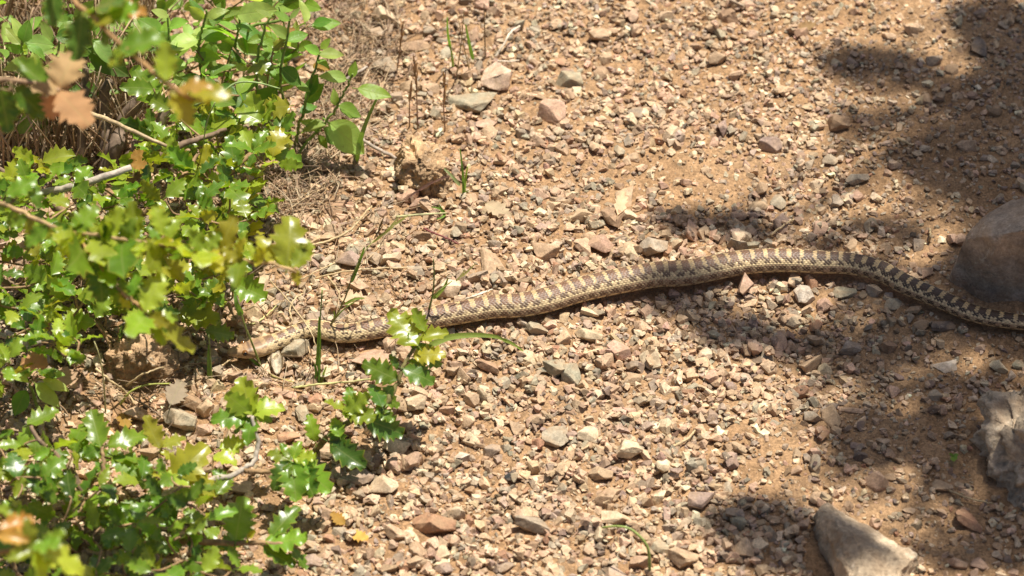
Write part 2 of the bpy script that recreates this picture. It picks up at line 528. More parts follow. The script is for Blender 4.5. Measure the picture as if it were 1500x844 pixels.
# ------------------------------------------------------------------ hand placed rocks: centre x, y, width, height (pixels), colour, form, label
ROCKS = [
 (728, 113, 44, 52, 'palepink', 'a', 'tall pinkish tan rock leaning at the end of a flat grey slab'),
 (690, 151, 66, 34, 'green', 's', 'flat grey slab of stone beside the leaning pinkish rock'),
 (808, 167, 40, 38, 'pink', 'a', 'pinkish tan angular rock near the flat grey slab'),
 (710, 182, 32, 20, 'pink', 's', 'flat salmon pink stone below the flat grey slab'),
 (832, 118, 38, 28, 'green', 'a', 'grey green stone with a pointed tan edge in coarse gravel'),
 (877, 53, 29, 26, 'tan', 'r', 'rounded tan stone standing high on fine gravel'),
 (566, 24, 42, 36, 'cream', 'a', 'cream and pink rock beside the dry grass'),
 (558, 48, 34, 22, 'grey', 's', 'blue grey stone lying against the cream rock'),
 (605, 66, 46, 32, 'brown', 's', 'brown ledge of rock jutting over a dark hollow'),
 (564, 98, 36, 32, 'grey', 'a', 'grey brown rock beside the dry grass tuft'),
 (632, 45, 22, 18, 'grey', 'a', 'dull grey stone between the green grass blades and brown ledge'),
 (976, 22, 22, 22, 'tan', 'r', 'rounded tan stone alone on fine pebbles'),
 (1067, 26, 28, 22, 'brown', 'a', 'brown wedge shaped stone casting a small shadow'),
 (1227, 180, 34, 30, 'brown', 'r', 'rounded reddish brown stone at the edge of the dappled shade'),
 (1128, 215, 34, 24, 'purple', 'a', 'slate grey stone with a sharp dark underside'),
 (1216, 236, 22, 20, 'cream', 'a', 'cube shaped cream stone lit by the sun'),
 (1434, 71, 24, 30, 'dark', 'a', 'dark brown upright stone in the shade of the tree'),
 (1368, 86, 24, 22, 'grey', 'a', 'grey tan stone at the edge of the tree shade'),
 (1394, 102, 20, 20, 'brown', 'a', 'brown stone in deep dappled shade'),
 (1417, 214, 27, 20, 'tan', 'a', 'tan block shaped stone on dark shaded soil'),
 (1443, 231, 19, 12, 'grey', 's', 'small flat grey stone beside the tan block on shaded soil'),
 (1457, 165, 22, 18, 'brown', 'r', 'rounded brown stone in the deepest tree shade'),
 (1354, 218, 18, 12, 'grey', 's', 'small pale grey stone at the edge of bare shaded soil'),
 (1256, 262, 34, 22, 'green', 'a', 'olive grey stone half buried among pebbles'),
 (1140, 298, 22, 26, 'green', 'a', 'grey slab stone standing on edge above the snake'),
 (1100, 360, 26, 18, 'green', 'a', 'rounded grey green stone touching the top of the snake'),
 (913, 290, 24, 36, 'tan', 's', 'tall tan flake of stone standing at the edge of bare soil'),
 (896, 322, 32, 34, 'brown', 'a', 'dark faced brown stone beside the tall tan flake'),
 (922, 315, 30, 22, 'cream', 'a', 'cream stone fallen against the dark faced brown stone'),
 (957, 361, 40, 36, 'grey', 'a', 'grey box shaped stone with a pale chip on top above the snake'),
 (880, 360, 36, 32, 'pink', 'a', 'pinkish tan rock in the coarse gravel above the snake'),
 (855, 362, 24, 34, 'tan', 'a', 'upright tan stone in the coarse gravel above the snake'),
 (798, 368, 40, 34, 'tan', 'a', 'broad tan rock with broken faces above the snake'),
 (722, 386, 32, 44, 'tan', 's', 'long slanting tan stone above the snake'),
 (700, 405, 30, 20, 'grey', 'a', 'grey tan stone beside the long slanting stone'),
 (619, 345, 30, 20, 'brown', 'r', 'oval brown stone under the dry seed head'),
 (512, 382, 38, 28, 'purple', 'a', 'purple grey block of stone under a long straw'),
 (525, 420, 34, 32, 'tan', 'a', 'square tan stone below the purple grey block'),
 (482, 305, 40, 24, 'brown', 's', 'brown slab of stone below the dry grass'),
 (500, 320, 26, 16, 'pink', 's', 'flat pink chip of stone below the brown slab'),
 (583, 363, 22, 26, 'tan', 'a', 'tan stone with a shaded face among straw'),
 (548, 381, 20, 22, 'grey', 'a', 'grey stone in the shadow of a seed head'),
 (432, 514, 38, 34, 'green', 'r', 'grey rounded stone under the neck of the snake'),
 (547, 526, 60, 34, 'pink', 's', 'broad flat pinkish stone beside the leafy oak sprig below the snake'),
 (785, 480, 34, 22, 'green', 'a', 'grey green stone pressed against the belly of the snake'),
 (862, 492, 40, 24, 'cream', 'a', 'cream rock lying below the snake on coarse gravel'),
 (715, 538, 32, 24, 'brown', 'a', 'brown stone with a dark side below the long grass blade'),
 (836, 552, 28, 34, 'green', 'a', 'grey and cream stone standing upright below the snake'),
 (610, 593, 30, 28, 'cream', 'r', 'cream rounded stone under the tip of an oak sprig'),
 (655, 600, 22, 16, 'pink', 'a', 'small pink wedge of stone near the oak sprig'),
 (690, 587, 24, 20, 'tan', 'a', 'tan angled stone in the sunny gravel'),
 (580, 657, 40, 26, 'cream', 'r', 'cream flattened stone with rough skin below the oak sprig'),
 (609, 670, 26, 24, 'clod', 'r', 'crumbly brown stone beside the cream flattened stone'),
 (528, 700, 40, 28, 'purple', 's', 'purple grey slab of stone below a dark oak leaf'),
 (562, 714, 42, 34, 'cream', 'a', 'pale broken rock with a light top and dark base'),
 (757, 627, 21, 28, 'tan', 'a', 'upright two toned tan stone on bare soil'),
 (814, 642, 38, 36, 'green', 's', 'pale grey green stone with a flat square face'),
 (862, 640, 30, 26, 'cream', 'a', 'cream stone beside the pale grey green stone'),
 (920, 659, 38, 28, 'cream', 'r', 'large cream stone with a dark underside'),
 (880, 694, 34, 28, 'tan', 'a', 'tan rock with a shadowed face below the large cream stone'),
 (678, 669, 20, 20, 'pale', 'a', 'pale two toned stone by itself on sunny soil'),
 (720, 658, 24, 26, 'grey', 'a', 'grey brown stone with a striped side'),
 (904, 759, 44, 28, 'cream', 'a', 'cream rock beside the curved green stem'),
 (780, 770, 50, 34, 'grey', 'a', 'grey brown wedge of rock in the sunny gravel'),
 (636, 767, 60, 42, 'rust', 'a', 'big reddish brown rock with a broad sunny top'),
 (580, 782, 34, 26, 'tan', 'a', 'tan stone beside the big reddish brown rock'),
 (1026, 737, 38, 26, 'purple', 'a', 'purple grey stone at the edge of a tree shadow'),
 (1002, 818, 44, 34, 'tan', 'a', 'large tan rock with rough edges near a tree shadow'),
 (938, 822, 30, 26, 'pink', 'a', 'pink tan stone at the foot of the curved green stem'),
 (1180, 432, 30, 34, 'pale', 'r', 'stone mottled with white crystals below the snake'),
 (1208, 446, 24, 26, 'pink', 'r', 'rounded pink stone beside the white mottled stone'),
 (1237, 429, 34, 22, 'green', 's', 'flat grey stone below the back of the snake'),
 (1245, 511, 32, 22, 'grey', 'r', 'smooth rounded grey stone in light shade'),
 (1300, 507, 28, 22, 'brown', 'a', 'dark brown stone with a pale edge in shade'),
 (1383, 537, 34, 18, 'pale', 's', 'flat whitish stone on bare soil'),
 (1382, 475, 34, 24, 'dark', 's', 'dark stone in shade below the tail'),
 (1308, 447, 28, 16, 'green', 's', 'olive stone in the shadow of the tail'),
 (1218, 612, 26, 32, 'tan', 'a', 'tan upright slab in the row of sunlit stones'),
 (1192, 611, 26, 24, 'grey', 'a', 'grey tan stone next to the tan upright slab'),
 (1248, 600, 34, 14, 'tan', 's', 'thin flat tan flake with a shadow under its edge'),
 (1285, 707, 32, 26, 'pink', 'a', 'pinkish pointed stone in light shade'),
 (1262, 668, 22, 18, 'dark', 'r', 'rounded dark grey stone in tree shade'),
 (1304, 700, 22, 12, 'brown', 's', 'curved brown chip beside the pinkish pointed stone'),
 (1380, 712, 30, 18, 'tan', 's', 'pale tan flake by the big rough rock'),
 (1416, 762, 30, 46, 'rust', 'a', 'reddish upright stone near the bottom of the shaded slope'),
 (1402, 826, 28, 20, 'pink', 'a', 'pink chip of stone beside its twin on shaded gravel'),
 (1434, 828, 24, 22, 'pink', 'a', 'pinkish tan chip of stone beside its twin on shaded gravel'),
 (1332, 748, 20, 12, 'tan', 's', 'small tan flake on sunlit soil above the wedge shaped boulder'),
 (1370, 580, 22, 20, 'grey', 'a', 'grey pointed stone in a patch of shade'),
 (280, 590, 34, 36, 'brown', 'a', 'brown block of rock in the shade of the oak leaves'),
 (262, 615, 48, 40, 'green', 'a', 'dark olive rock in the hollow under the oak leaves'),
 (300, 628, 24, 26, 'pink', 'a', 'pinkish stone standing in front of the dark hollow'),
 (352, 714, 44, 26, 'tan', 's', 'broad pale slab of stone under the oak twig'),
 (445, 606, 22, 30, 'green', 'r', 'pale grey stone curving behind an oak leaf'),
 (475, 660, 52, 30, 'tan', 's', 'flat brown tan slab of stone under the oak sprig'),
 (420, 575, 32, 20, 'pink', 's', 'flat reddish stone among straw below the head of the snake'),
 (345, 467, 34, 34, 'clod', 'r', 'rough pale clod under the oak leaves behind the head of the snake'),
 (372, 462, 26, 26, 'tan', 'a', 'tan orange stone behind the head of the snake'),
]
def rock_obj(name, me, loc, half, rotz, color, tilt=(0, 0)):
    o = link(bpy.data.objects.new(name, me))
    o.location = loc; o.scale = half; o.rotation_euler = (tilt[0], tilt[1], rotz)
    o.color = (*color, 1)
    return o
hero_mesh = {}
for f, n, cuts, bev, ro in (('a', 12, 7, .075, .05), ('s', 6, 8, .07, .05), ('r', 6, 14, .16, .07)):
    hero_mesh[f] = [rock_mesh('rock', 31 * k + {'a': 1, 's': 400, 'r': 800}[f], cuts, bev, 2, ro, M_STONE) for k in range(n)]
RR = random.Random(5)
for k, (cx, cy, w, h, c, form, label) in enumerate(ROCKS):
    p = G(cx, cy)
    mp = mpp(p)
    W = w * mp * 1.08
    hz = {'a': .62, 's': .36, 'r': .66}[form] * min(W, h * mp * 1.3)
    D = max(W * .45, (h * mp * 1.08 - hz * .74 * .75) / .67)
    c3 = G(cx, cy, hz * .28)
    z = gh(c3.x, c3.y) + hz * .28
    sgn = RR.choice([0, math.pi])
    o = rock_obj('rock', RR.choice(hero_mesh[form]), (c3.x, c3.y, z), (W / 2, D / 2, hz / 2 * 1.12), sgn + RR.uniform(-.25, .25), vary(SC_[c], RR, .08), (RR.uniform(-.12, .12), RR.uniform(-.12, .12)))
    tag(o, label, 'rock')
    stamp(c3.x, c3.y, (W + D) / 4 * .95, z + hz * .5, True)

# large rocks with outlines of their own
def placed(px, py, dz=0.0):
    p = G(px, py, dz); return p
def big(pts_px, name, seed, color, bevel, rough, label, cat, rfreq, sub=4, mat=None, smooth=0):
    """pts_px: (px, py, height above ground) corners of the stone"""
    W = [G(x, y, h) for x, y, h in pts_px]
    cc = sum(W, Vector()) / len(W)
    W += [Vector((v.x + (v.x - cc.x) * .12, v.y + (v.y - cc.y) * .12, gh(v.x, v.y) - .02)) for v in W]
    c = sum(W, Vector()) / len(W)
    s = max((v - c).length for v in W)
    me = rock_mesh(name, seed, 0, bevel, sub, rough, mat or M_ROCK, None, [(v - c) / s for v in W], rfreq, .05, smooth)
    o = link(bpy.data.objects.new(name, me))
    o.location = c; o.scale = (s, s, s); o.color = (*color, 1)
    tag(o, label, cat)
    xs, ys = [v.x for v in W], [v.y for v in W]
    cx, cy, r = sum(xs) / len(xs), sum(ys) / len(ys), (max(xs) - min(xs) + max(ys) - min(ys)) / 4
    stamp(cx, cy, r * .8, gh(cx, cy) + .03, True)
    return o
big([(1400, 372, .03), (1406, 352, .055), (1440, 318, .075), (1495, 285, .085), (1570, 290, .08), (1600, 350, .06), (1590, 410, .03), (1520, 432, .012), (1470, 428, .012), (1425, 408, .012), (1460, 345, .085), (1530, 330, .10), (1402, 388, .012)],
    'boulder', 3, (.42, .325, .235), .16, .035, 'smooth brown grey boulder in shade above the tail of the snake', 'boulder', 1.6, 4, None, 14)
big([(1442, 592, .025), (1475, 572, .04), (1540, 560, .06), (1610, 590, .07), (1620, 680, .05), (1560, 735, .015), (1490, 728, .008), (1450, 695, .008), (1436, 645, .012), (1478, 625, .05), (1530, 640, .065), (1440, 668, .01), (1455, 612, .035), (1490, 690, .03)],
    'boulder', 8, (.49, .39, .275), .06, .16, 'pale rough boulder with broken ledges in dappled light', 'boulder', 3.6, 5)
big([(1202, 742, .018), (1212, 736, .02), (1240, 758, .025), (1300, 790, .022), (1344, 812, .016), (1338, 824, .008), (1300, 860, .03), (1255, 870, .035), (1225, 810, .03), (1206, 790, .012), (1199, 765, .012), (1262, 800, .048), (1228, 772, .038), (1300, 812, .035)],
    'boulder', 12, (.52, .40, .27), .02, .055, 'wedge shaped grey tan boulder with pale veins and a pointed end', 'boulder', 2.8, 5)
big([(585, 212, .028), (603, 200, .034), (640, 212, .034), (656, 245, .026), (652, 270, .012), (625, 284, .006), (600, 280, .006), (584, 258, .012), (612, 225, .045), (635, 250, .036), (594, 240, .034)],
    'dirt_clod', 21, (.43, .28, .15), .05, .17, 'crumbly tan clod of earth casting a dark shadow by green grass blades', 'clod', 3.4, 5)
big([(152, 520, .02), (170, 495, .03), (215, 485, .034), (255, 500, .03), (266, 535, .012), (240, 557, .006), (190, 562, .006), (158, 550, .006), (205, 515, .045), (220, 530, .035)],
    'dirt_clod', 26, (.44, .285, .155), .05, .14, 'crumbly brown clod half hidden under the oak leaves', 'clod', 3.0, 5)

# ------------------------------------------------------------------ loose stones
def soil_patch(px, py):
    """0 where stones lie thick, 1 where the soil is bare"""
    b = np.zeros_like(px)
    for cx, cy, rx, ry, k in ((985, 250, 150, 42, .95), (1075, 240, 70, 28, .9), (1030, 285, 90, 26, .85), (1150, 690, 95, 48, .8), (1310, 640, 130, 70, .75), (1420, 265, 130, 80, .75), (1340, 545, 120, 40, .6), (1440, 180, 60, 40, .4),
                              (1440, 500, 110, 60, .7), (1390, 800, 150, 70, .55), (1300, 770, 140, 50, .45), (760, 650, 50, 40, .35), (395, 740, 60, 70, .7), (130, 600, 110, 60, .6), (1180, 800, 90, 40, .45),
                              (500, 660, 40, 20, .4), (1290, 60, 60, 40, .3), (1390, 400, 60, 60, .6), (1170, 90, 60, 40, .3), (1400, 330, 150, 420, .5), (1420, 620, 130, 240, .6)):
        b = np.maximum(b, k * np.clip(1.55 - 1.1 * np.sqrt(((px - cx) / rx) ** 2 + ((py - cy) / ry) ** 2), 0, 1))
    return np.clip(b, 0, 1)

PAL = [('tan', .40), ('pink', .15), ('cream', .15), ('grey', .10), ('green', .09), ('purple', .07), ('rust', .02), ('brown', .12 - .08)]
pn = [a for a, _ in PAL]; pw = np.array([b for _, b in PAL]); pw = pw / pw.sum()

def euler_mats(a, b, c):
    ca, sa, cb, sb, cc, sc = np.cos(a), np.sin(a), np.cos(b), np.sin(b), np.cos(c), np.sin(c)
    R = np.empty((len(a), 3, 3))
    R[:, 0] = np.stack([cc * cb, cc * sb * sa - sc * ca, cc * sb * ca + sc * sa], 1)
    R[:, 1] = np.stack([sc * cb, sc * sb * sa + cc * ca, sc * sb * ca - cc * sa], 1)
    R[:, 2] = np.stack([-sb, cb * sa, cb * ca], 1)
    return R

def candidates(n, wide):
    x = rng.uniform(-.66 * wide, .66 * wide, n); y = rng.uniform(-.52 * wide, .62 * wide, n)
    return x, y

placed_stones = []     # x, y, z, a, b, c (half axes), tilt, rot, colour index
def drop(n, smin, smax, power, patch_keep, on_top, wide=1.0, hmin=.42, hmax=.78):
    x, y = candidates(n, wide)
    px, py = to_px(x, y)
    bare = soil_patch(px, py)
    # clumpy density
    clump = vnoise(x, y, 14, 41)
    u = rng.random(n)
    s = (smin ** (1 - power) + u * (smax ** (1 - power) - smin ** (1 - power))) ** (1 / (1 - power))
    s = s * (1 - (.19 if smin > .006 else .1) * np.clip((y + .05) / .45, 0, 1)) * (1 - .18 * np.clip((x - .22) / .15, 0, 1))
    keep = rng.random(n) < (1 - bare * (1 - patch_keep)) * (.72 + .5 * clump)
    out = []
    for k in np.nonzero(keep)[0]:
        half = s[k] / 2
        w = window(x[k], y[k], half * .85)
        if w is None: continue
        W, D = w
        m = D < 1
        if not m.any() or BLOCK[W][m].mean() > .12: continue
        hh = HH[W][m]; g = HG[W][m]
        lift = float((hh - g).mean())
        if lift > half * 1.25 and rng.random() > on_top: continue
        e = rng.uniform(.68, 1.0); f = rng.uniform(hmin, hmax)
        a, b, c = half * 1.12, half * e, half * f
        base = float(np.percentile(hh, 55))
        z = base + c * rng.uniform(.28, .66)
        if z - float(g.mean()) > .022: continue
        HH[W] = np.maximum(HH[W], np.where(m, z + c * .85 - c * 1.2 * D, -9))
        out.append((x[k], y[k], z, a, b, c, rng.normal(0, .33), rng.normal(0, .33), rng.uniform(0, 6.28)))
    return out

big_st = drop(2600, .0122, .022, 2.8, .13, .05, 1.25, .5, .9)
med_st = drop(24000, .0068, .0128, 1.5, .10, .14, 1.2, .48, .9)
sm_st = drop(42000, .0038, .0070, 1.6, .2, .3, 1.06)
fine_st = drop(60000, .0018, .0040, 1.5, .75, .35, 1.02)

def in_frame(q):
    px, py = to_px(q[0], q[1], q[2])
    return 4 < px < 1496 and 4 < py < 840
# nothing individually placed under the dense foliage
def seen(q):
    px, py = to_px(q[0], q[1], q[2])
    if px < 330 and py < 470: return False
    if px < 430 and py < 120: return False
    if px < 330 and py > 660: return False
    return True
cand = sorted([k for k, q in enumerate(big_st) if in_frame(q) and seen(q)], key=lambda k: -big_st[k][3] * big_st[k][4])
N_IND = 300 - len(ROCKS) + 90
ind = set(cand[:N_IND])
pebble_mesh = [rock_mesh('pebble', 2000 + 17 * k, random.Random(k).choice([5, 6, 7, 9]), .07, 1, .05, M_STONE) for k in range(26)]
PNAMES = dict(tan='tan', pink='pinkish', cream='cream', grey='grey brown', green='greenish grey', purple='purple grey', rust='rust red', brown='brown')
ANCHORS = [(728, 115, 'leaning pinkish rock'), (620, 240, 'crumbly tan clod'), (590, 50, 'brown ledge of rock'), (877, 53, 'high rounded tan stone'), (1000, 90, 'middle of the upper gravel'), (1067, 26, 'brown wedge stone'), (1227, 180, 'rounded reddish brown stone'),
           (1290, 85, 'upper tree shadow'), (1430, 80, 'dark upright stone'), (1417, 214, 'tan block on shaded soil'), (1128, 215, 'slate grey stone'), (913, 300, 'tall tan flake'), (957, 361, 'grey box shaped stone'), (800, 300, 'coarse gravel slope above the snake'), (798, 375, 'broad tan rock'),
           (1140, 320, 'arch of the snake'), (1300, 340, 'sunlit gap before the smooth boulder'), (620, 345, 'oval brown stone'), (512, 385, 'purple grey block'), (432, 500, 'neck of the snake'), (547, 526, 'flat pinkish stone'), (700, 500, 'long lying grass blade'), (862, 492, 'cream rock below the snake'),
           (1180, 440, 'white mottled stone'), (1245, 511, 'smooth rounded grey stone'), (1383, 537, 'flat whitish stone'), (990, 540, 'open gravel below the snake'), (1085, 490, 'shadow below the snake'), (600, 600, 'tip of the oak sprig'), (545, 705, 'pale broken rock'), (814, 642, 'pale grey green square stone'),
           (920, 660, 'large cream stone'), (1060, 620, 'stony ground beyond the large cream stone'), (1205, 612, 'row of sunlit slabs'), (1285, 700, 'pinkish pointed stone'), (1416, 762, 'reddish upright stone'), (1270, 790, 'wedge shaped boulder'), (1110, 780, 'lower tree shadow'), (1002, 818, 'large tan rock'),
           (910, 775, 'curved green stem'), (780, 770, 'grey brown wedge of rock'), (636, 767, 'big reddish brown rock'), (700, 690, 'sunny soil patch below the oak sprig'), (480, 780, 'yellow dry leaves'), (380, 740, 'lower oak twigs'), (300, 600, 'dark hollow under the oak'), (200, 560, 'brown clod under the oak'), (1460, 640, 'pale rough boulder'), (1460, 360, 'smooth brown boulder')]
PEB = {}
for k in sorted(ind):
    x, y, z, a, b, c, ta, tb, rz = big_st[k]
    cn = pn[rng.choice(len(pn), p=pw)]
    o = link(bpy.data.objects.new('pebble', pebble_mesh[k % len(pebble_mesh)]))
    o.location = (x, y, z); o.scale = (a * 1.05, b * 1.05, c * 1.1); o.rotation_euler = (ta * .8, tb * .8, rz)
    o.color = (*vary(SC_[cn], RR, .16), 1)
    qx, qy = to_px(x, y, z)
    an = min(ANCHORS, key=lambda t: (t[0] - qx) ** 2 + ((t[1] - qy) * 1.3) ** 2)[2]
    PEB.setdefault((cn, an), []).append((a * b, o))
for (cn, an), lst in PEB.items():
    lst.sort(key=lambda t: -t[0])
    for k, (_, o) in enumerate(lst):
        n = len(lst)
        word = '' if n == 1 else ('larger ' if k == 0 else 'smaller ') if n == 2 else 'largest ' if k == 0 else 'smallest ' if k == n - 1 else 'middling '
        tag(o, '%s%s angular pebble by the %s' % (word, PNAMES[cn], an), 'pebble', '%s pebbles scattered over the trail' % PNAMES[cn])

def merge(stones, protos, cols_sigma, name, label, n_first=None, n_protos=0):
    Q = np.array(stones)
    n = len(Q)
    R = euler_mats(Q[:, 6], Q[:, 7], Q[:, 8])
    S = Q[:, 3:6]
    pi = rng.integers(0, len(protos), n) if n_first is None else np.concatenate([rng.integers(0, n_protos, n_first), rng.integers(n_protos, len(protos), n - n_first)])
    ci = rng.choice(len(pn), n, p=pw)
    base = np.array([SC_[q] for q in pn])[ci]
    base = base * (1 + rng.normal(0, cols_sigma, (n, 1))) * (1 + rng.normal(0, .024, (n, 3)))
    base = np.clip(base, .05, .75)
    B_ = Bag()
    for p, (V, Fp) in enumerate(protos):
        idx = np.nonzero(pi == p)[0]
        if not len(idx): continue
        VV = np.einsum('nij,nvj->nvi', R[idx], V[None] * S[idx][:, None]) + Q[idx][:, None, :3]
        nv = len(V)
        FF = (Fp[None] + (np.arange(len(idx)) * nv)[:, None, None]).reshape(-1, 3)
        B_.V.append(VV.reshape(-1, 3)); B_.F.append(FF + B_.n); B_.n += nv * len(idx)
        B_.C.append(np.repeat(base[idx], nv, 0))
    o = link(bpy.data.objects.new(name, B_.mesh(name, M_GRAVEL, False)))
    tag(o, label, 'gravel', kind='stuff')
    return o
rest = [q for k, q in enumerate(big_st) if k not in ind]
merge(rest + med_st + sm_st, PROTO + SMALL, .23, 'gravel', 'loose angular tan and pink gravel covering the trail', len(rest) + len(med_st), len(PROTO))
merge(fine_st, GRIT, .2, 'grit', 'fine brown grit and crumbs between the gravel stones')

# ------------------------------------------------------------------ snake
def build_snake():
    NR, NA = 1300, 150
    head_l = .047
    s = SS[:, None]
    # angle: dense on top and sides
    th = np.linspace(-math.pi, math.pi, NA, endpoint=False)[None, :]
    hs = np.clip(SS / head_l, 0, 1)
    wid = np.where(SS < head_l, np.interp(SS, [0, .0012, .004, .009, .015, .022, .030, .038, head_l], [.0006, .0030, .0046, .0061, .0078, .0098, .0112, .0106, .0090]), SR)
    hei = np.where(SS < head_l, np.interp(SS, [0, .0012, .004, .009, .015, .022, .030, .038, head_l], [.0006, .0028, .0042, .0056, .0070, .0078, .0081, .0080, .0083]), SR)
    k = np.clip((SS - head_l) / .03, 0, 1)
    hei = np.where(SS < head_l, hei, hei * (.92 + .02 * k)); wid = np.where(SS < head_l, wid, wid * (.99 + .03 * k))
    T = np.gradient(SC, axis=0); T /= np.linalg.norm(T, axis=1)[:, None]
    up = np.array([0, 0, 1.0])
    S_ = np.cross(up, T); S_ /= np.linalg.norm(S_, axis=1)[:, None]     # side direction
    U_ = np.cross(T, S_)
    # the camera-side flank gets positive angle: the snake runs from head (left) to tail (right), camera at -y
    side = -S_
    dors = 2.15
    rows = 29
    Lsc = .0037
    A = s / Lsc + 0 * th
    Bc = (th / dors) * (rows / 2)
    best = np.full(A.shape, 9.0); DA = np.zeros(A.shape); DB = np.zeros(A.shape); CI = np.zeros(A.shape); CJ = np.zeros(A.shape)
    j0 = np.floor(Bc)
    for dj in (0, 1):
        j = j0 + dj + 0 * A
        off = np.where(np.mod(j, 2) == 1, .5, 0)
        i0 = np.floor(A - off)
        for di in (0, 1):
            i = i0 + di
            da, db = A - (i + off), Bc - j
            m = np.abs(da) / .5 + np.abs(db)
            b = m < best
            best = np.where(b, m, best); DA = np.where(b, da, DA); DB = np.where(b, db, DB)
            CI = np.where(b, i + off, CI); CJ = np.where(b, j, CJ)
    on_d = np.abs(th) < dors
    body = np.clip((s - head_l * .58) / (head_l * .42), 0, 1)
    hgt = (1 - best ** 2.2) * .55 + DA * .75 + np.exp(-(DB / .16) ** 2) * .35 * (np.abs(th) < 1.7)
    vent = 1 - np.abs(np.mod(s / (Lsc * 1.15) + 0 * th, 1) - .5) * 2
    hgt = np.where(on_d, hgt, vent * .6)
    amp = .0006 * body * np.clip(SR[:, None] / .012, .4, 1)
    disp = hgt * amp
    cs, sn = np.cos(th), np.sin(th)
    # cross section: rounded above, flattened below
    zz = np.where(cs > 0, cs, cs * .80)
    xx = sn * (1 + .05 * (1 - np.abs(cs)))
    zz = np.where(cs < -.55, -.44 - (zz + .44) * -.55, zz)
    # head: brow ridge / flat crown and jaw line
    hd = 1 - body
    zz = zz * (1 - .16 * hd * np.clip(cs, 0, 1) ** 6)
    eye_bump = np.exp(-((s - .0165) / .004) ** 2) * np.exp(-((np.abs(th) - .95) / .28) ** 2) * .0008
    mouth = np.exp(-((np.abs(th) - 1.74) / .035) ** 2) * np.clip((.036 - s) / .01, 0, 1) * -.0005
    disp = disp + eye_bump + mouth
    # large smooth shields of the crown
    shield = (np.abs(np.mod(s / .0085 + .2 * np.cos(2 * th), 1) - .5) * 2) ** 8 * -.00022 * hd * (np.abs(th) < 1.6)
    disp = disp + shield
    V = SC[:, None] + side[:, None] * ((wid[:, None] + disp) * xx)[..., None] + U_[:, None] * ((hei[:, None] + disp) * zz)[..., None]
    # ---------------- colour, one value per scale
    sc_s, sc_t = CI * Lsc * .55 + s * .45, np.abs((CJ * .55 + Bc * .45) / (rows / 2) * dors)
    sgn = np.sign(CJ + .01)
    hash1 = np.mod(np.sin(CI * 12.9898 + CJ * 78.233) * 43758.5453, 1)
    hash2 = np.mod(np.sin(CI * 39.425 + CJ * 11.135) * 24634.6345, 1)
    pitch = .0124
    ph = np.mod(sc_s / pitch + .06 * np.sin(sc_s * 90), 1)
    ph2 = np.mod(ph + .5, 1)
    cream = np.array([.64, .485, .27]); yel = np.array([.50, .345, .165]); brn = np.array([.188, .100, .054]); drk = np.array([.105, .066, .040]); tan = np.array([.47, .34, .19]); bel = np.array([.62, .46, .25])
    def lay(C, mask, col): return C * (1 - mask[..., None]) + col * mask[..., None]
    C = np.zeros(A.shape + (3,)) + tan
    C = lay(C, ((sc_t > .55) & (hash1 > .5)).astype(float), cream)
    # cream line between the upper rows and the flank
    C = lay(C, ((sc_t > .94) & (sc_t < 1.12)).astype(float), cream)
    # flank band
    fl = ((sc_t > 1.08) & (sc_t < 1.72))
    C = lay(C, (fl & (hash1 > .3)).astype(float), np.array([.34, .215, .125]))
    C = lay(C, (fl & (ph < .55) & (sc_t > 1.2) & (sc_t < 1.62)).astype(float), brn * .9)
    C = lay(C, (sc_t >= 1.72).astype(float), bel)
    C = lay(C, ((sc_t > 1.72) & (sc_t < 1.98) & (ph2 < .33)).astype(float), np.array([.17, .10, .06]))
    # second row of small dark blotches
    C = lay(C, ((sc_t > .52) & (sc_t < .93) & (ph2 < .62) & (hash2 > .18)).astype(float), drk * 1.35)
    # saddles and pale gaps on the back
    sad = (sc_t < .58 + .06 * np.cos((ph - .33) * 6.28)) & (ph < .66)
    C = lay(C, ((sc_t < .54) & ~sad).astype(float), yel)
    C = lay(C, sad.astype(float), brn * 1.0)
    C = lay(C, ((sad) & ((ph < .08) | (ph > .59))).astype(float), drk * 1.1)
    # neck: broken dark dashes on cream
    nk = (sc_s < .14)
    C = lay(C, (nk & (sc_t > .5) & (sc_t < 1.7)).astype(float), cream * 1.02)
    C = lay(C, (nk & (sc_t > .62) & (sc_t < .86) & (ph2 < .45)).astype(float), drk)
    C = lay(C, (nk & (sc_t > 1.12) & (sc_t < 1.42) & (np.mod(ph * 1.0 + .25, 1) < .42)).astype(float), drk)
    rear = np.clip((s / SLEN - .55) / .2, 0, 1) * (C.mean(-1) < .2)
    C *= (1 - .66 * rear)[..., None]
    C *= (1 + (hash2 - .5) * .34)[..., None]
    # the head end is browner and the tail end darker and greyer
    # within a scale: dark skin at the seams, a pale keel and hind tip
    seam = np.clip((best - .72) / .28, 0, 1)
    C *= (1 - .58 * seam * body * on_d)[..., None]
    tip = np.clip((DA - .12) / .25, 0, 1) * np.exp(-(DB / .33) ** 2) * on_d * body * (np.abs(th) > .5)
    C = C * (1 - .7 * tip[..., None]) + np.array([.68, .53, .31]) * .7 * tip[..., None]
    C = np.where(on_d[..., None] + 0 * C > 0, C, bel * (.86 + .14 * vent[..., None]))
    # head colouring
    ts = np.abs(th) + 0 * s
    H = np.zeros_like(C) + np.array([.40, .255, .13])
    H = lay(H, np.clip(1 - np.abs(ts) / 1.0, 0, 1) * np.clip((s - .018) / .008, 0, 1) * .9, np.array([.19, .105, .065]))
    H = lay(H, np.exp(-((s - .0205) / .0016) ** 2) * (ts < 1.0) * .85, np.array([.09, .05, .035]))
    H = lay(H, np.exp(-((s - .014 - (ts - 1.0) * -.004) / .0022) ** 2) * (ts < .8) * .45, np.array([.2, .10, .05]))
    H = lay(H, np.exp(-((s - .017 - (ts - 1.0) * .012) / .0018) ** 2) * (ts > 1.0) * (ts < 1.75) * .75, np.array([.10, .055, .03]))
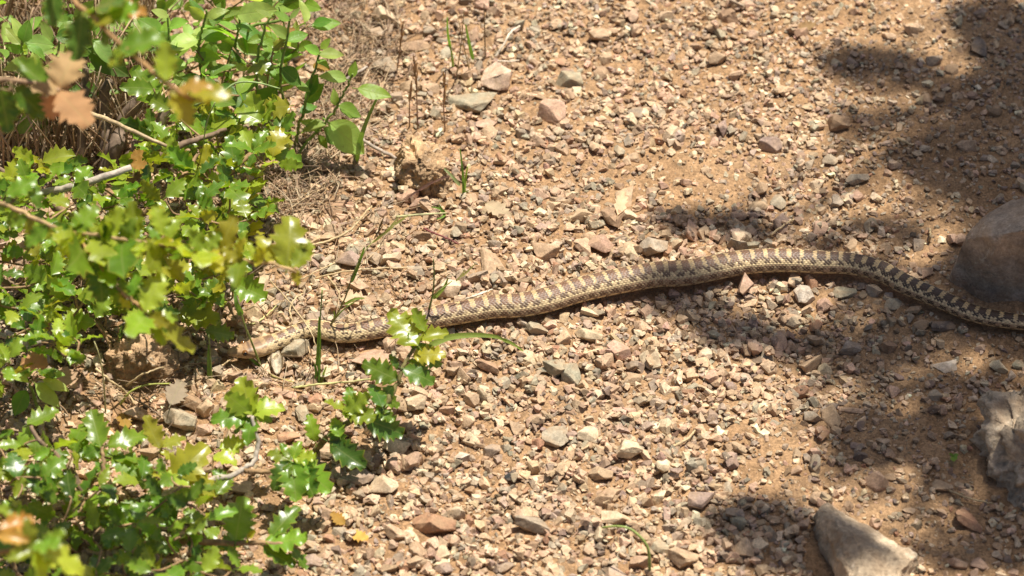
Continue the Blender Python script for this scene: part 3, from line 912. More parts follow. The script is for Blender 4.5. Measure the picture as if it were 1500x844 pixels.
    H = lay(H, np.exp(-((s - .0205 - (ts - .9) * .022) / .0016) ** 2) * (ts > .8) * (ts < 1.6) * .8, np.array([.13, .065, .035]))
    H = lay(H, np.clip((ts - 1.62) / .2, 0, 1), np.array([.62, .45, .25]))
    H = lay(H, np.exp(-((ts - 1.74) / .03) ** 2) * (s < .036) * .8, np.array([.09, .05, .03]))
    lab = (np.abs(np.mod(s / .0042 + 0 * ts, 1) - .5) * 2) ** 10
    H = lay(H, lab * (ts > 1.3) * (ts < 1.75) * (s < .034) * .55, np.array([.16, .085, .045]))
    H = lay(H, np.exp(-((ts - .98) / .12) ** 2) * (s > .004) * (s < .0135) * .55, np.array([.14, .08, .045]))
    H = lay(H, np.exp(-((ts - .0) / .05) ** 2) * (s > .022) * .5, np.array([.10, .055, .035]))
    H = lay(H, (np.abs(np.mod(s / .0085 + .2 * np.cos(2 * ts), 1) - .5) * 2) ** 12 * (ts < 1.4) * .6, np.array([.12, .065, .04]))
    H *= (.80 + .36 * vnoise(np.broadcast_to(s * 10, A.shape), np.broadcast_to(th, A.shape), 60, 77))[..., None]
    C = H * (1 - body[..., None]) + C * body[..., None]
    V = V.reshape(-1, 3); C = C.reshape(-1, 3)
    i, j = np.meshgrid(np.arange(NR - 1), np.arange(NA), indexing='ij')
    a = i * NA + j; b = i * NA + (j + 1) % NA
    F4 = np.stack([a, b, b + NA, a + NA], -1).reshape(-1, 4)
    # caps collapse on the end rings
    V = np.vstack([V]); 
    me = np_mesh('snake', V, F4, True, M_SNAKE)
    set_col(me, np.clip(C, .01, .9))
    o = link(bpy.data.objects.new('snake', me))
    tag(o, 'long tan and brown blotched snake stretched across the gravel trail', 'snake')
    # eyes
    kx = int(.0165 / SLEN * (NR - 1))
    for sg in (1, -1):
        t = 1.02 * sg
        c = SC[kx] + side[kx] * wid[kx] * math.sin(t) * .93 + U_[kx] * hei[kx] * math.cos(t) * .93
        outd = Vector(side[kx] * math.sin(t) + U_[kx] * math.cos(t) * .35).normalized()
        for nm, rad, shift, mat in (('eye', .0030, 0, M_EYE), ('pupil', .0021, .0014, M_PUPIL)):
            bm = bmesh.new()
            bmesh.ops.create_uvsphere(bm, u_segments=20, v_segments=12, radius=rad)
            me = bpy.data.meshes.new(nm); bm.to_mesh(me); bm.free()
            for p in me.polygons: p.use_smooth = True
            me.materials.append(mat)
            if nm == 'eye':
                e = link(bpy.data.objects.new('eye', me), o); e.location = Vector(c)
            else:
                q = link(bpy.data.objects.new('pupil', me), e); q.location = outd * shift
    return o
snake = build_snake()

# ------------------------------------------------------------------ leaves
def leaf_mesh(name, kind, seed, mat):
    r = random.Random(seed)
    n = (11 if seed % 3 else 13) if kind == 'oak' else 11
    cols = [-1, -.55, 0, .55, 1]
    V, UV, ED = [], [], []
    teeth = r.choice([2, 2, 2])
    curl, cup, fold = r.uniform(-.55, .25), r.uniform(-.15, .25), r.uniform(.05, .42)
    wav = r.uniform(.035, .10) if kind == 'oak' else r.uniform(.01, .035); tw = r.uniform(-.25, .25); ph = r.uniform(0, 6)
    wmax = r.uniform(.235, .32) if kind == 'oak' else r.uniform(.24, .31)
    jag = [[r.uniform(.75, 1.2) for _ in range(n)] for _ in range(2)]
    for i in range(n):
        t = i / (n - 1)
        if kind == 'oak':
            w = wmax * (math.sin(math.pi * (t * .965 + .03) ** .86) ** .7)
            if i == 0: w = .03
            if i == n - 1: w = .004
        else:
            w = wmax * (math.sin(math.pi * t ** .78) ** .85)
            if i == 0: w = .015
            if i == n - 1: w = .004
        for c in cols:
            q = w; x = t
            if kind == 'oak' and 0 < i < n - 1:
                sd = 0 if c < 0 else 1
                if i % 2 == 1:
                    q = w * (1 + .27 * jag[sd][i] * abs(c) ** 4); x = t + .05 * abs(c) ** 2
                else:
                    q = w * (1 - .20 * jag[sd][i] * abs(c) ** 3)
            y = c * q
            z = fold * abs(y) - cup * (y * y) * 3 + curl * (t - .3) ** 2
            if abs(c) == 1: z += wav * math.sin(ph + i * (math.pi / 2 if kind == 'oak' else .9)) + (.02 if (kind == 'oak' and i % 2 == 1) else 0)
            a = tw * (t - .4)
            y, z = y * math.cos(a) - z * math.sin(a), y * math.sin(a) + z * math.cos(a)
            V.append((x, y, z)); UV.append((t, .5 + c * q)); ED.append(abs(c))
    F = []
    for i in range(n - 1):
        for c in range(4):
            a = i * 5 + c
            F.append((a, a + 5, a + 6, a + 1))
    # petiole
    b = len(V)
    for x, w in ((-.16, .014), (.02, .018)):
        for yy, zz in ((-w, -.004), (w, -.004), (0, .014)):
            V.append((x, yy, zz - .02 * (x < 0))); UV.append((.3, .5)); ED.append(.5)
    F += [(b, b + 1, b + 4, b + 3), (b + 1, b + 2, b + 5, b + 4), (b + 2, b, b + 3, b + 5)]
    me = np_mesh(name, np.array(V), np.array(F), True, mat)
    me.attributes.new('edge', 'FLOAT', 'POINT').data.foreach_set('value', np.array(ED, np.float32))
    uvl = me.uv_layers.new(name='UVMap')
    li = np.empty(len(me.loops), np.int32); me.loops.foreach_get('vertex_index', li)
    uvl.data.foreach_set('uv', np.array(UV, np.float32)[li].ravel())
    return me
OAK = [leaf_mesh('oak_leaf', 'oak', 50 + k, M_OAK) for k in range(16)]
DEADL = [leaf_mesh('dead_leaf', 'oak', 150 + k, M_DEAD) for k in range(6)]
HERB = [leaf_mesh('herb_leaf', 'herb', 250 + k, M_HERB) for k in range(10)]
TONE = dict(g=(.122, .222, .018), d=(.066, .14, .016), l=(.21, .285, .024), y=(.265, .27, .024), b=(.42, .25, .115), o=(.36, .21, .045), h=(.17, .30, .04), p=(.25, .36, .085), k=(.095, .19, .026))
LR = random.Random(99)
def place_leaf(parent, base, tip, meshes, tone, facing=.45, jit=.45, wid=1.0, name='leaf'):
    base, tip = Vector(base), Vector(tip)
    x = tip - base; ln = x.length
    if ln < 1e-5: return
    x.normalize()
    toc = (CAM - base).normalized()
    nrm = Vector((0, 0, 1)) * .75 + toc * facing + Vector((LR.gauss(0, 1), LR.gauss(0, 1), LR.gauss(0, .5))) * jit
    y = nrm.cross(x)
    if y.length < .05: y = Vector((0, 1, .3)).cross(x)
    y.normalize(); z = x.cross(y)
    Mx = Matrix((x, y, z)).transposed().to_4x4()
    o = bpy.data.objects.new(name, LR.choice(meshes))
    w = ln * wid * LR.uniform(.9, 1.15)
    Mx = Matrix.Translation(base) @ Mx @ Matrix.Diagonal((ln, w, ln, 1))
    link(o, parent)
    o.matrix_world = Mx if parent is None else Matrix.Translation(-parent_world(parent)) @ Mx
    c = TONE[tone]
    k = LR.uniform(.82, 1.2)
    o.color = (c[0] * k * LR.uniform(.88, 1.15), c[1] * k, c[2] * k, 1)
    return o
def parent_world(o):
    p = Vector(o.location)
    while o.parent is not None:
        o = o.parent; p = p + Vector(o.location)
    return p
def empty(name, loc):
    o = bpy.data.objects.new(name, None); o.location = loc; o.empty_display_size = .02
    return link(o)
def stem(parent, pts, r0, r1, color, name='stem', mat=M_BARK, n=None, sides=6, wob=0.0):
    """pts in world metres"""
    n = n or max(6, 5 * len(pts))
    C, ln = spline([tuple(p) for p in pts], n) if len(pts) > 1 else (None, 0)
    C = C[:, :3]
    if wob: C = C + np.array([[LR.gauss(0, wob) for _ in range(3)] for _ in range(n)])
    o0 = parent_world(parent) if parent is not None else Vector()
    V, F = tube_arrays(C - np.array(o0), np.linspace(r0, r1, n), sides)
    o = link(bpy.data.objects.new(name, np_mesh(name, V, F, True, mat)), parent)
    o.color = (*color, 1)
    return o
BARKC = (.20, .135, .085); TWIGC = (.30, .19, .095); GREENC = (.20, .28, .06); GREYC = (.42, .36, .29)

class Shrub:
    def __init__(s, name, label, cat, basepx, group=None):
        s.base = G(*basepx); s.root = empty(name, s.base); tag(s.root, label, cat, group)
        s.nodes = [s.base.copy()]; s.count = 0
    def branch(s, pts, r0=.003, r1=.0012, color=BARKC, name='branch', ground=False):
        W = [P(x, y, h) for x, y, h in pts]
        if ground: W[0].z = gh(W[0].x, W[0].y) - .01
        o = stem(s.root, W, r0, r1, color, name, n=8 * len(W), wob=.0006)
        C, _ = spline([tuple(w) for w in W], 6 * len(W))
        s.nodes += [Vector(c[:3]) for c in C]
        return o
    def twig_to(s, p, color=TWIGC, r=.0012):
        q = min(s.nodes, key=lambda a: (a - p).length_squared + max(0, a.z - p.z) * .02)
        mid = (q + p) / 2 + Vector((LR.uniform(-.006, .006), LR.uniform(-.006, .006), LR.uniform(-.01, .004)))
        stem(s.root, [q, mid, p], r, r * .7, color, 'twig', n=8, sides=5)
        s.nodes += [mid, p]
    def leaf(s, bx, by, h, tx, ty, h2, tone='g', meshes=None, wid=1.0, facing=.45, jit=.3, petiole=True):
        b, t = P(bx, by, h), P(tx, ty, h2)
        if petiole and min((a - b).length for a in s.nodes) > .012: s.twig_to(b)
        place_leaf(s.root, b, t, meshes or OAK, tone, facing, jit, wid)
        s.count += 1
    def cluster(s, px, py, h, n, size, tones='gggl', meshes=None, spread=1.0, up=.35, wid=1.0):
        c = P(px, py, h); s.twig_to(c)
        mp = mpp(c); a0 = LR.uniform(0, 6.28)
        for k in range(n):
            a = a0 + k * 2.4 + LR.uniform(-.4, .4)
            d = Vector((math.cos(a), math.sin(a), up + LR.uniform(-.35, .45))).normalized()
            ln = size * mp * LR.uniform(.72, 1.2)
            b = c + Vector((LR.uniform(-1, 1), LR.uniform(-1, 1), LR.uniform(-1, .2))) * .004 * spread + d * ln * .12
            place_leaf(s.root, b, b + d * ln, meshes or OAK, LR.choice(tones), .2, .62, wid)
            s.count += 1

def poisson_px(poly, spacing, seed, avoid=()):
    r = random.Random(seed)
    xs, ys = [p[0] for p in poly], [p[1] for p in poly]
    def inside(x, y):
        c = False; j = len(poly) - 1
        for i in range(len(poly)):
            (xi, yi), (xj, yj) = poly[i], poly[j]
            if (yi > y) != (yj > y) and x < (xj - xi) * (y - yi) / (yj - yi) + xi: c = not c
            j = i
        return c
    out = []
    for _ in range(6000):
        x, y = r.uniform(min(xs), max(xs)), r.uniform(min(ys), max(ys))
        if not inside(x, y): continue
        if any(((x - ax) / rx) ** 2 + ((y - ay) / ry) ** 2 < 1 for ax, ay, rx, ry in avoid): continue
        if all((x - a) ** 2 + (y - b) ** 2 > spacing ** 2 for a, b in out): out.append((x, y))
    return out

# --- low scrub oak filling the middle of the bank
A1 = Shrub('oak_shrub', 'dense low scrub oak with spiny glossy leaves at the edge of the trail', 'shrub', (150, 360))
A1.branch([(150, 360, 0), (170, 300, .05), (200, 255, .09), (260, 215, .12), (330, 190, .11)], .007, .002, BARKC, ground=True)
A1.branch([(150, 360, 0), (185, 330, .06), (222, 305, .09), (265, 262, .11), (290, 225, .12)], .005, .0018, TWIGC)
A1.branch([(150, 360, 0), (225, 350, .05), (290, 300, .07), (345, 245, .08), (400, 200, .09)], .006, .0022, TWIGC)
A1.branch([(150, 360, 0), (100, 320, .06), (40, 270, .10), (-40, 230, .12)], .006, .002, BARKC)
A1.branch([(150, 360, 0), (120, 300, .06), (100, 270, .08)], .005, .003, BARKC)
polyA = [(-25, 262), (60, 232), (150, 238), (225, 195), (235, 150), (300, 150), (345, 165), (395, 180), (418, 205), (412, 240), (392, 262), (400, 300), (372, 325), (-25, 345)]
for x, y in poisson_px(polyA, 26, 3, ((150, 200, 70, 50),)):
    A1.cluster(x, y, .055 + .075 * LR.random() + .02 * (x < 200), LR.choice([3, 4, 4]), 41, 'ggggdll' if LR.random() > .16 else 'yll')
for L_ in [(345, 250, .09, 336, 198, .11, 'g'), (365, 245, .08, 378, 215, .09, 'd'), (392, 228, .08, 445, 232, .07, 'g'), (355, 300, .07, 412, 303, .06, 'g'), (300, 250, .09, 303, 210, .11, 'y'), (290, 240, .09, 252, 228, .10, 'y'),
           (385, 205, .08, 423, 205, .10, 'y'), (305, 262, .09, 335, 262, .08, 'l'), (345, 325, .06, 368, 338, .05, 'g'), (320, 285, .08, 352, 295, .07, 'd'), (225, 130, .14, 178, 126, .15, 'g'), (230, 150, .12, 195, 100, .14, 'g'),
           (425, 155, .11, 383, 160, .12, 'y'), (270, 290, .09, 262, 268, .1, 'g'), (235, 120, .12, 238, 90, .12, 'd'), (340, 70, .12, 352, 92, .11, 'd'), (405, 95, .12, 362, 100, .12, 'l'), (400, 75, .14, 420, 55, .15, 'y')]:
    A1.leaf(*L_)
A2 = Shrub('oak_shrub', 'low scrub oak growing above the brown clod with overlapping spiny leaves', 'shrub', (95, 455))
A2.branch([(95, 455, 0), (70, 430, .04), (120, 425, .06), (200, 385, .08), (240, 370, .09)], .006, .002, BARKC, ground=True)
A2.branch([(95, 455, 0), (140, 470, .03), (160, 500, .03), (165, 520, .02)], .005, .002, TWIGC)
A2.branch([(95, 455, 0), (180, 425, .05), (260, 420, .05), (325, 440, .045), (350, 470, .04)], .005, .0018, TWIGC)
A2.branch([(95, 455, 0), (50, 430, .05), (0, 410, .08), (-50, 390, .1)], .006, .002, BARKC)
A2.branch([(95, 455, 0), (60, 500, .03), (20, 495, .04), (-40, 480, .05)], .005, .002, GREYC)
polyB = [(-25, 345), (372, 330), (372, 360), (330, 400), (300, 440), (260, 445), (215, 468), (150, 478), (100, 520), (60, 545), (-25, 560)]
for x, y in poisson_px(polyB, 26, 4, ((215, 435, 34, 26),)):
    A2.cluster(x, y, .04 + .075 * LR.random() + .015 * (x < 150), LR.choice([3, 4, 4]), 41, 'ggggdll' if LR.random() > .12 else 'yll')
for L_ in [(326, 448, .05, 300, 405, .07, 'g'), (280, 462, .05, 285, 418, .06, 'g'), (300, 458, .05, 312, 434, .06, 'l'), (262, 460, .05, 323, 470, .05, 'l'), (322, 450, .05, 332, 440, .05, 'l'), (300, 484, .04, 344, 492, .03, 'g'),
           (338, 412, .06, 391, 436, .05, 'g'), (275, 388, .08, 302, 398, .07, 'l'), (175, 480, .05, 178, 500, .03, 'd'), (150, 462, .05, 178, 440, .06, 'g'), (55, 400, .08, 92, 410, .07, 'g'), (60, 430, .07, 72, 460, .06, 'g'), (220, 370, .09, 205, 362, .09, 'd'),
           (95, 505, .04, 118, 490, .05, 'g'), (100, 500, .04, 80, 480, .05, 'g')]:
    A2.leaf(*L_)

# --- lower scrub oak
B1 = Shrub('oak_shrub', 'scrub oak with large glossy spiny leaves around a bronze tinted shoot', 'shrub', (150, 790))
B1.branch([(150, 790, 0), (190, 745, .03), (235, 725, .04), (310, 705, .05), (357, 688, .05), (378, 660, .06), (369, 610, .085)], .005, .0018, GREYC, ground=True)
B1.branch([(150, 790, 0), (120, 720, .05), (95, 680, .07), (60, 650, .09), (45, 625, .10)], .005, .002, BARKC)
B1.branch([(150, 790, 0), (230, 790, .03), (325, 795, .04), (380, 795, .045), (435, 800, .045)], .005, .0018, TWIGC)
B1.branch([(235, 725, .04), (232, 690, .06), (235, 655, .08)], .0025, .0014, TWIGC)
B1.branch([(357, 690, .05), (400, 690, .045), (430, 675, .055)], .0028, .0015, TWIGC)
B1.branch([(120, 720, .05), (150, 690, .07), (150, 655, .08)], .003, .0015, TWIGC)
B1.branch([(150, 790, 0), (60, 790, .05), (-40, 770, .08)], .005, .002, BARKC)
EX = [(40, 622, .10, 86, 602, .10, 'g'), (108, 662, .08, 118, 614, .09, 'g'), (148, 656, .08, 134, 601, .09, 'g'), (158, 652, .08, 217, 632, .08, 'g'), (234, 657, .08, 211, 609, .10, 'y'), (235, 655, .08, 271, 637, .08, 'y'), (236, 662, .08, 264, 676, .07, 'y'),
      (250, 705, .06, 304, 650, .08, 'y'), (250, 700, .06, 222, 688, .06, 'y'), (268, 700, .06, 322, 720, .05, 'y'), (312, 668, .06, 347, 676, .06, 'l'), (322, 657, .06, 360, 647, .06, 'l'), (165, 668, .07, 218, 707, .06, 'g'), (310, 690, .055, 335, 700, .05, 'g'),
      (370, 608, .085, 353, 553, .10, 'l'), (368, 606, .085, 330, 577, .10, 'l'), (362, 612, .08, 310, 612, .085, 'g'), (366, 604, .085, 416, 593, .09, 'l'), (372, 612, .08, 360, 648, .075, 'g'), (374, 608, .085, 400, 615, .08, 'g'), (365, 612, .08, 340, 632, .07, 'd'), (374, 612, .08, 392, 585, .08, 'g'),
      (428, 675, .055, 392, 660, .06, 'l'), (425, 678, .055, 416, 706, .05, 'g'), (428, 678, .055, 434, 734, .04, 'g'), (432, 680, .055, 486, 718, .04, 'g'), (428, 672, .055, 440, 645, .065, 'g'), (424, 676, .055, 402, 716, .045, 'd'), (430, 672, .055, 465, 668, .06, 'l'), (424, 672, .055, 410, 650, .06, 'g'), (434, 680, .05, 462, 728, .04, 'd'),
      (396, 788, .045, 437, 738, .06, 'g'), (390, 796, .045, 452, 788, .05, 'g'), (345, 793, .045, 356, 726, .07, 'g'), (385, 800, .04, 432, 832, .03, 'd'), (425, 802, .04, 452, 832, .03, 'g'), (360, 792, .045, 372, 778, .06, 'y'), (248, 772, .05, 226, 722, .07, 'g'), (278, 785, .05, 292, 818, .04, 'd'), (335, 800, .045, 348, 832, .03, 'g'), (300, 770, .05, 270, 745, .06, 'g'),
      (180, 770, .06, 160, 738, .07, 'g'), (105, 730, .08, 95, 685, .09, 'd'), (60, 700, .09, 98, 668, .10, 'g'), (120, 742, .06, 160, 725, .07, 'g'), (25, 700, .09, 18, 660, .10, 'd'), (130, 800, .05, 150, 810, .05, 'g'), (175, 740, .06, 205, 790, .05, 'g'), (205, 770, .06, 240, 745, .06, 'g')]
for L_ in EX: B1.leaf(*L_)
for x, y in poisson_px([(-25, 640), (70, 655), (190, 672), (300, 715), (335, 745), (345, 850), (-25, 860)], 27, 6, ((140, 690, 26, 18), (210, 680, 20, 14), (70, 760, 16, 26))):
    B1.cluster(x, y, .02 + .07 * LR.random(), LR.choice([2, 3, 3]), 42, 'ggggdll')

# --- the sprig reaching over the gravel
S1 = Shrub('oak_sprig', 'leafy oak sprig rising from the gravel in front of the snake', 'sprig', (452, 660))
S1.branch([(452, 660, 0), (480, 640, .03), (512, 618, .04), (550, 608, .05), (578, 570, .065), (592, 535, .08), (612, 500, .095), (616, 488, .10)], .0036, .0016, (.20, .17, .06), ground=True)
for L_ in [(612, 506, .095, 571, 457, .11, 'l'), (622, 486, .10, 604, 452, .115, 'l'), (613, 498, .095, 657, 484, .10, 'l'), (582, 556, .07, 529, 532, .085, 'g'), (590, 540, .08, 638, 559, .07, 'g'), (598, 528, .08, 632, 548, .065, 'd'), (605, 522, .085, 653, 517, .09, 'y'),
           (576, 565, .07, 556, 590, .055, 'd'), (582, 540, .075, 572, 518, .085, 'd'), (612, 503, .09, 645, 541, .065, 'd'), (608, 512, .09, 598, 488, .10, 'g'),
           (512, 604, .055, 474, 590, .065, 'l'), (506, 606, .055, 541, 576, .07, 'l'), (508, 602, .055, 552, 614, .055, 'l'), (512, 612, .05, 500, 604, .06, 'g'), (490, 622, .045, 500, 660, .03, 'd'), (482, 648, .035, 535, 686, .015, 'd'), (535, 614, .05, 592, 636, .03, 'd'), (548, 576, .065, 587, 594, .055, 'g'), (550, 592, .06, 575, 618, .045, 'g'),
           (462, 648, .03, 452, 606, .05, 'g'), (515, 600, .055, 512, 566, .07, 'g'), (560, 596, .06, 545, 558, .07, 'd'), (498, 640, .04, 488, 612, .05, 'g')]:
    S1.leaf(*L_)

# --- blurred branches hanging close to the camera
C1 = Shrub('oak_branch', 'out of focus oak branch with yellowing leaves hanging over the herbs', 'branch', (-200, 260))
C1.branch([(-200, 260, 0), (-160, 100, .30), (-60, 10, .52), (60, -20, .58), (130, 20, .60), (165, 55, .60), (200, 85, .60), (236, 115, .60), (262, 136, .59), (285, 146, .58)], .006, .0016, (.36, .21, .085), ground=True)
for L_ in [(176, 75, .60, 244, 52, .61, 'g'), (243, 118, .60, 243, 62, .62, 'l'), (262, 132, .59, 308, 122, .60, 'o'), (275, 142, .58, 335, 132, .59, 'y'), (252, 128, .59, 282, 182, .57, 'y'), (150, 30, .60, 205, 8, .61, 'g'), (140, 28, .60, 160, 30, .61, 'y'),
           (120, 20, .59, 112, 90, .56, 'd'), (150, 45, .60, 160, 70, .58, 'd'), (165, 15, .60, 215, 14, .6, 'o'), (80, -10, .58, 76, 40, .56, 'd'), (130, 15, .59, 175, 0, .62, 'd'), (190, 80, .6, 175, 75, .58, 'l')]:
    C1.leaf(*L_, jit=.2)
C2 = Shrub('oak_branch', 'out of focus twig holding a curled dead brown leaf', 'branch', (-260, 330))
C2.branch([(-260, 330, 0), (-160, 180, .30), (-60, 130, .46), (10, 118, .5), (60, 124, .5), (88, 132, .5)], .005, .002, (.36, .23, .13), ground=True)
for L_ in [(85, 130, .50, 111, 70, .52, 'b'), (86, 134, .50, 131, 182, .49, 'b'), (88, 130, .50, 46, 128, .51, 'b'), (86, 130, .5, 72, 175, .48, 'b')]:
    C2.leaf(*L_, meshes=DEADL, wid=1.15, jit=.15)
for L_ in [(20, 128, .50, 66, 172, .47, 'd'), (0, 130, .5, 12, 190, .46, 'd'), (70, 128, .5, 28, 92, .5, 'g')]:
    C2.leaf(*L_, jit=.2)
C3 = Shrub('oak_branch', 'out of focus oak branch with yellow green leaves stretching towards the snake', 'branch', (-230, 470))
C3.branch([(-230, 470, 0), (-160, 360, .2), (-60, 290, .31), (10, 302, .34), (60, 325, .345), (105, 338, .345), (160, 350, .34), (215, 355, .335), (280, 365, .33), (340, 378, .32), (400, 388, .315), (436, 398, .31)], .004, .0012, (.40, .27, .13), ground=True)
C3.branch([(105, 338, .345), (135, 378, .33), (165, 415, .32), (205, 450, .31), (226, 472, .30)], .0025, .0014, (.40, .24, .10))
for L_ in [(10, 285, .35, 52, 262, .36, 'g'), (45, 268, .35, 58, 302, .34, 'd'), (108, 340, .345, 142, 300, .36, 'g'), (160, 348, .34, 178, 302, .36, 'l'), (196, 352, .335, 194, 294, .36, 'l'), (240, 345, .33, 226, 300, .35, 'l'), (245, 350, .33, 262, 318, .34, 'l'),
           (110, 340, .34, 122, 396, .32, 'g'), (130, 345, .34, 168, 372, .33, 'g'), (160, 350, .34, 150, 330, .36, 'd'), (165, 352, .34, 215, 372, .32, 'l'), (70, 330, .345, 40, 362, .33, 'g'), (255, 360, .33, 236, 350, .33, 'y'), (300, 366, .33, 272, 338, .35, 'l'),
           (322, 372, .32, 340, 318, .35, 'y'), (345, 378, .32, 356, 350, .34, 'y'), (316, 370, .32, 342, 408, .30, 'y'), (312, 372, .32, 305, 345, .33, 'y'), (398, 386, .315, 380, 342, .33, 'y'), (420, 392, .31, 428, 314, .34, 'y'), (428, 392, .31, 458, 358, .32, 'l'), (430, 394, .31, 438, 417, .30, 'y'), (418, 390, .31, 402, 362, .32, 'l'),
           (142, 385, .33, 152, 444, .30, 'd'), (150, 390, .325, 172, 350, .34, 'l'), (155, 402, .32, 138, 362, .34, 'g'), (200, 445, .31, 196, 396, .33, 'g'), (212, 455, .31, 238, 398, .33, 'l'), (224, 470, .30, 184, 484, .30, 'l'), (226, 472, .30, 242, 506, .285, 'l'), (228, 472, .30, 278, 522, .27, 'y'), (222, 468, .30, 262, 462, .3, 'l'), (232, 380, .33, 270, 408, .32, 'y'), (190, 440, .31, 175, 410, .32, 'g')]:
    C3.leaf(*L_, jit=.25)
for (x, y, h) in [(20, 305, .342), (40, 316, .344), (75, 330, .345), (95, 336, .345), (125, 344, .343), (145, 348, .34), (180, 352, .338), (205, 355, .335), (235, 358, .333), (262, 362, .33), (120, 358, .338), (150, 396, .325), (178, 425, .318), (355, 381, .32), (375, 384, .318), (195, 440, .312), (215, 462, .305), (300, 368, .326), (282, 366, .33)]:
    for _ in range(2):
        a = LR.uniform(0, 6.28); ln = LR.uniform(26, 40)
        C3.leaf(x, y, h, x + math.cos(a) * ln, y + math.sin(a) * ln, h + LR.uniform(-.02, .025), LR.choice('ggglly') if x < 300 else LR.choice('ly'), jit=.5)
C4 = Shrub('oak_branch', 'out of focus yellow green oak shoot below the other branches', 'branch', (-200, 900))
C4.branch([(-200, 900, 0), (-120, 860, .2), (-40, 820, .31), (20, 806, .34), (50, 802, .35)], .005, .0018, (.33, .22, .08), ground=True)
for L_ in [(50, 802, .35, 8, 822, .35, 'l'), (48, 800, .35, 92, 798, .36, 'g'), (44, 800, .35, 40, 762, .37, 'l'), (55, 806, .35, 130, 836, .33, 'l'), (50, 806, .35, 70, 850, .33, 'l'), (0, 775, .36, 50, 762, .36, 'o'), (-5, 785, .36, 42, 790, .36, 'o'), (60, 804, .35, 96, 778, .36, 'g'), (-5, 740, .37, 18, 760, .36, 'l')]:
    C4.leaf(*L_, jit=.25)

# --- broad leaved herbs at the top
def herb(label, basepx, stems, leaves, extra=()):
    H = Shrub('herb_plant', label, 'herb', basepx)
    for pts in stems:
        H.branch([(*basepx, 0)] + pts, .0019, .0011, GREENC, 'stem', ground=True)
    for L_ in leaves: H.leaf(*L_, meshes=HERB, jit=.28)
    for e in extra: H.cluster(*e)
    return H
HE = 'ppphh'
herb('broad leaved green herb with pale opposite leaves behind the dead brown leaf', (62, 215), [[(55, 160, .07), (36, 100, .13), (30, 55, .18)], [(70, 150, .08), (80, 100, .13), (88, 55, .17)]],
     [(33, 60, .18, 18, 24, .2, 'p'), (34, 62, .18, 42, 30, .2, 'h'), (34, 75, .16, 6, 66, .17, 'h'), (42, 88, .15, 6, 104, .14, 'p'), (38, 62, .17, 82, 66, .16, 'p'), (40, 66, .17, 70, 84, .16, 'h'), (30, 72, .16, 44, 46, .18, 'h'), (84, 52, .17, 120, 28, .18, 'h'), (82, 54, .17, 118, 52, .17, 'k'), (75, 60, .16, 58, 30, .18, 'p'),
      (40, 90, .14, 70, 100, .12, 'h'), (55, 160, .08, 20, 155, .08, 'p'), (56, 165, .08, 24, 196, .05, 'p'), (30, 65, .17, 8, 40, .18, 'p'), (60, 175, .07, 52, 145, .09, 'h')])
herb('green herb with a broad pale drooping leaf over dry stems', (146, 180), [[(146, 140, .06), (140, 90, .11), (128, 35, .17)]],
     [(138, 60, .14, 168, 94, .12, 'p'), (128, 72, .13, 190, 112, .10, 'k'), (128, 45, .16, 108, 62, .15, 'k'), (130, 42, .16, 150, 22, .18, 'h'), (146, 135, .07, 100, 133, .07, 'k'), (148, 138, .07, 178, 133, .07, 'h'), (128, 38, .17, 112, 22, .18, 'h'), (142, 100, .1, 112, 100, .1, 'h')])
herb('bright leafy herb with a ring shaped bitten leaf among the oak', (300, 165), [[(297, 120, .06), (290, 75, .11), (300, 30, .16), (302, 15, .18)], [(330, 120, .05), (345, 60, .11), (352, 25, .15)], [(270, 120, .06), (250, 70, .12), (245, 20, .16)]],
     [(290, 58, .13, 244, 72, .13, 'p'), (292, 52, .13, 334, 54, .13, 'h'), (298, 40, .15, 346, 52, .13, 'h'), (298, 28, .16, 276, 8, .18, 'p'), (302, 26, .16, 332, 12, .17, 'p'), (288, 78, .11, 322, 106, .09, 'p'), (284, 84, .10, 322, 84, .11, 'h'), (274, 94, .10, 244, 102, .10, 'p'), (296, 110, .07, 330, 104, .08, 'h'), (348, 22, .15, 406, 14, .17, 'p'),
      (345, 36, .14, 372, 40, .14, 'h'), (350, 45, .12, 390, 62, .11, 'k'), (345, 60, .11, 385, 80, .10, 'p'), (340, 75, .1, 315, 66, .11, 'h'), (330, 130, .04, 368, 168, .03, 'k'), (250, 60, .13, 232, 45, .14, 'h'), (248, 40, .15, 275, 30, .16, 'h'), (246, 25, .16, 222, 14, .17, 'p'), (320, 35, .13, 352, 42, .12, 'h'), (300, 60, .11, 318, 38, .13, 'h'), (262, 90, .1, 240, 82, .1, 'k')])
herb('tall leafy herb standing in the densest green by the dry grass', (428, 215), [[(420, 170, .05), (410, 110, .11), (420, 60, .15), (425, 25, .18)], [(390, 170, .05), (375, 110, .10), (385, 50, .15), (398, 20, .17)], [(445, 160, .06), (460, 110, .10), (470, 75, .13)]],
     [(402, 140, .08, 425, 190, .05, 'k'), (405, 130, .09, 372, 170, .06, 'k'), (412, 100, .12, 440, 125, .10, 'k'), (415, 95, .12, 378, 95, .12, 'h'), (420, 60, .15, 452, 48, .15, 'h'), (422, 55, .15, 396, 36, .17, 'p'), (425, 28, .18, 440, 12, .19, 'p'), (424, 30, .18, 400, 18, .19, 'h'), (398, 25, .17, 372, 16, .18, 'p'), (385, 55, .14, 362, 62, .14, 'h'), (382, 60, .14, 410, 76, .13, 'h'),
      (468, 78, .13, 444, 68, .14, 'h'), (468, 80, .13, 504, 82, .13, 'p'), (470, 72, .13, 484, 56, .14, 'h'), (465, 88, .12, 482, 96, .12, 'h'), (452, 140, .08, 466, 108, .10, 'k'), (448, 150, .07, 475, 122, .09, 'k'), (440, 165, .06, 466, 150, .06, 'k'), (395, 90, .11, 415, 120, .1, 'h'), (430, 120, .1, 455, 135, .09, 'h'), (378, 120, .1, 350, 140, .09, 'k')])
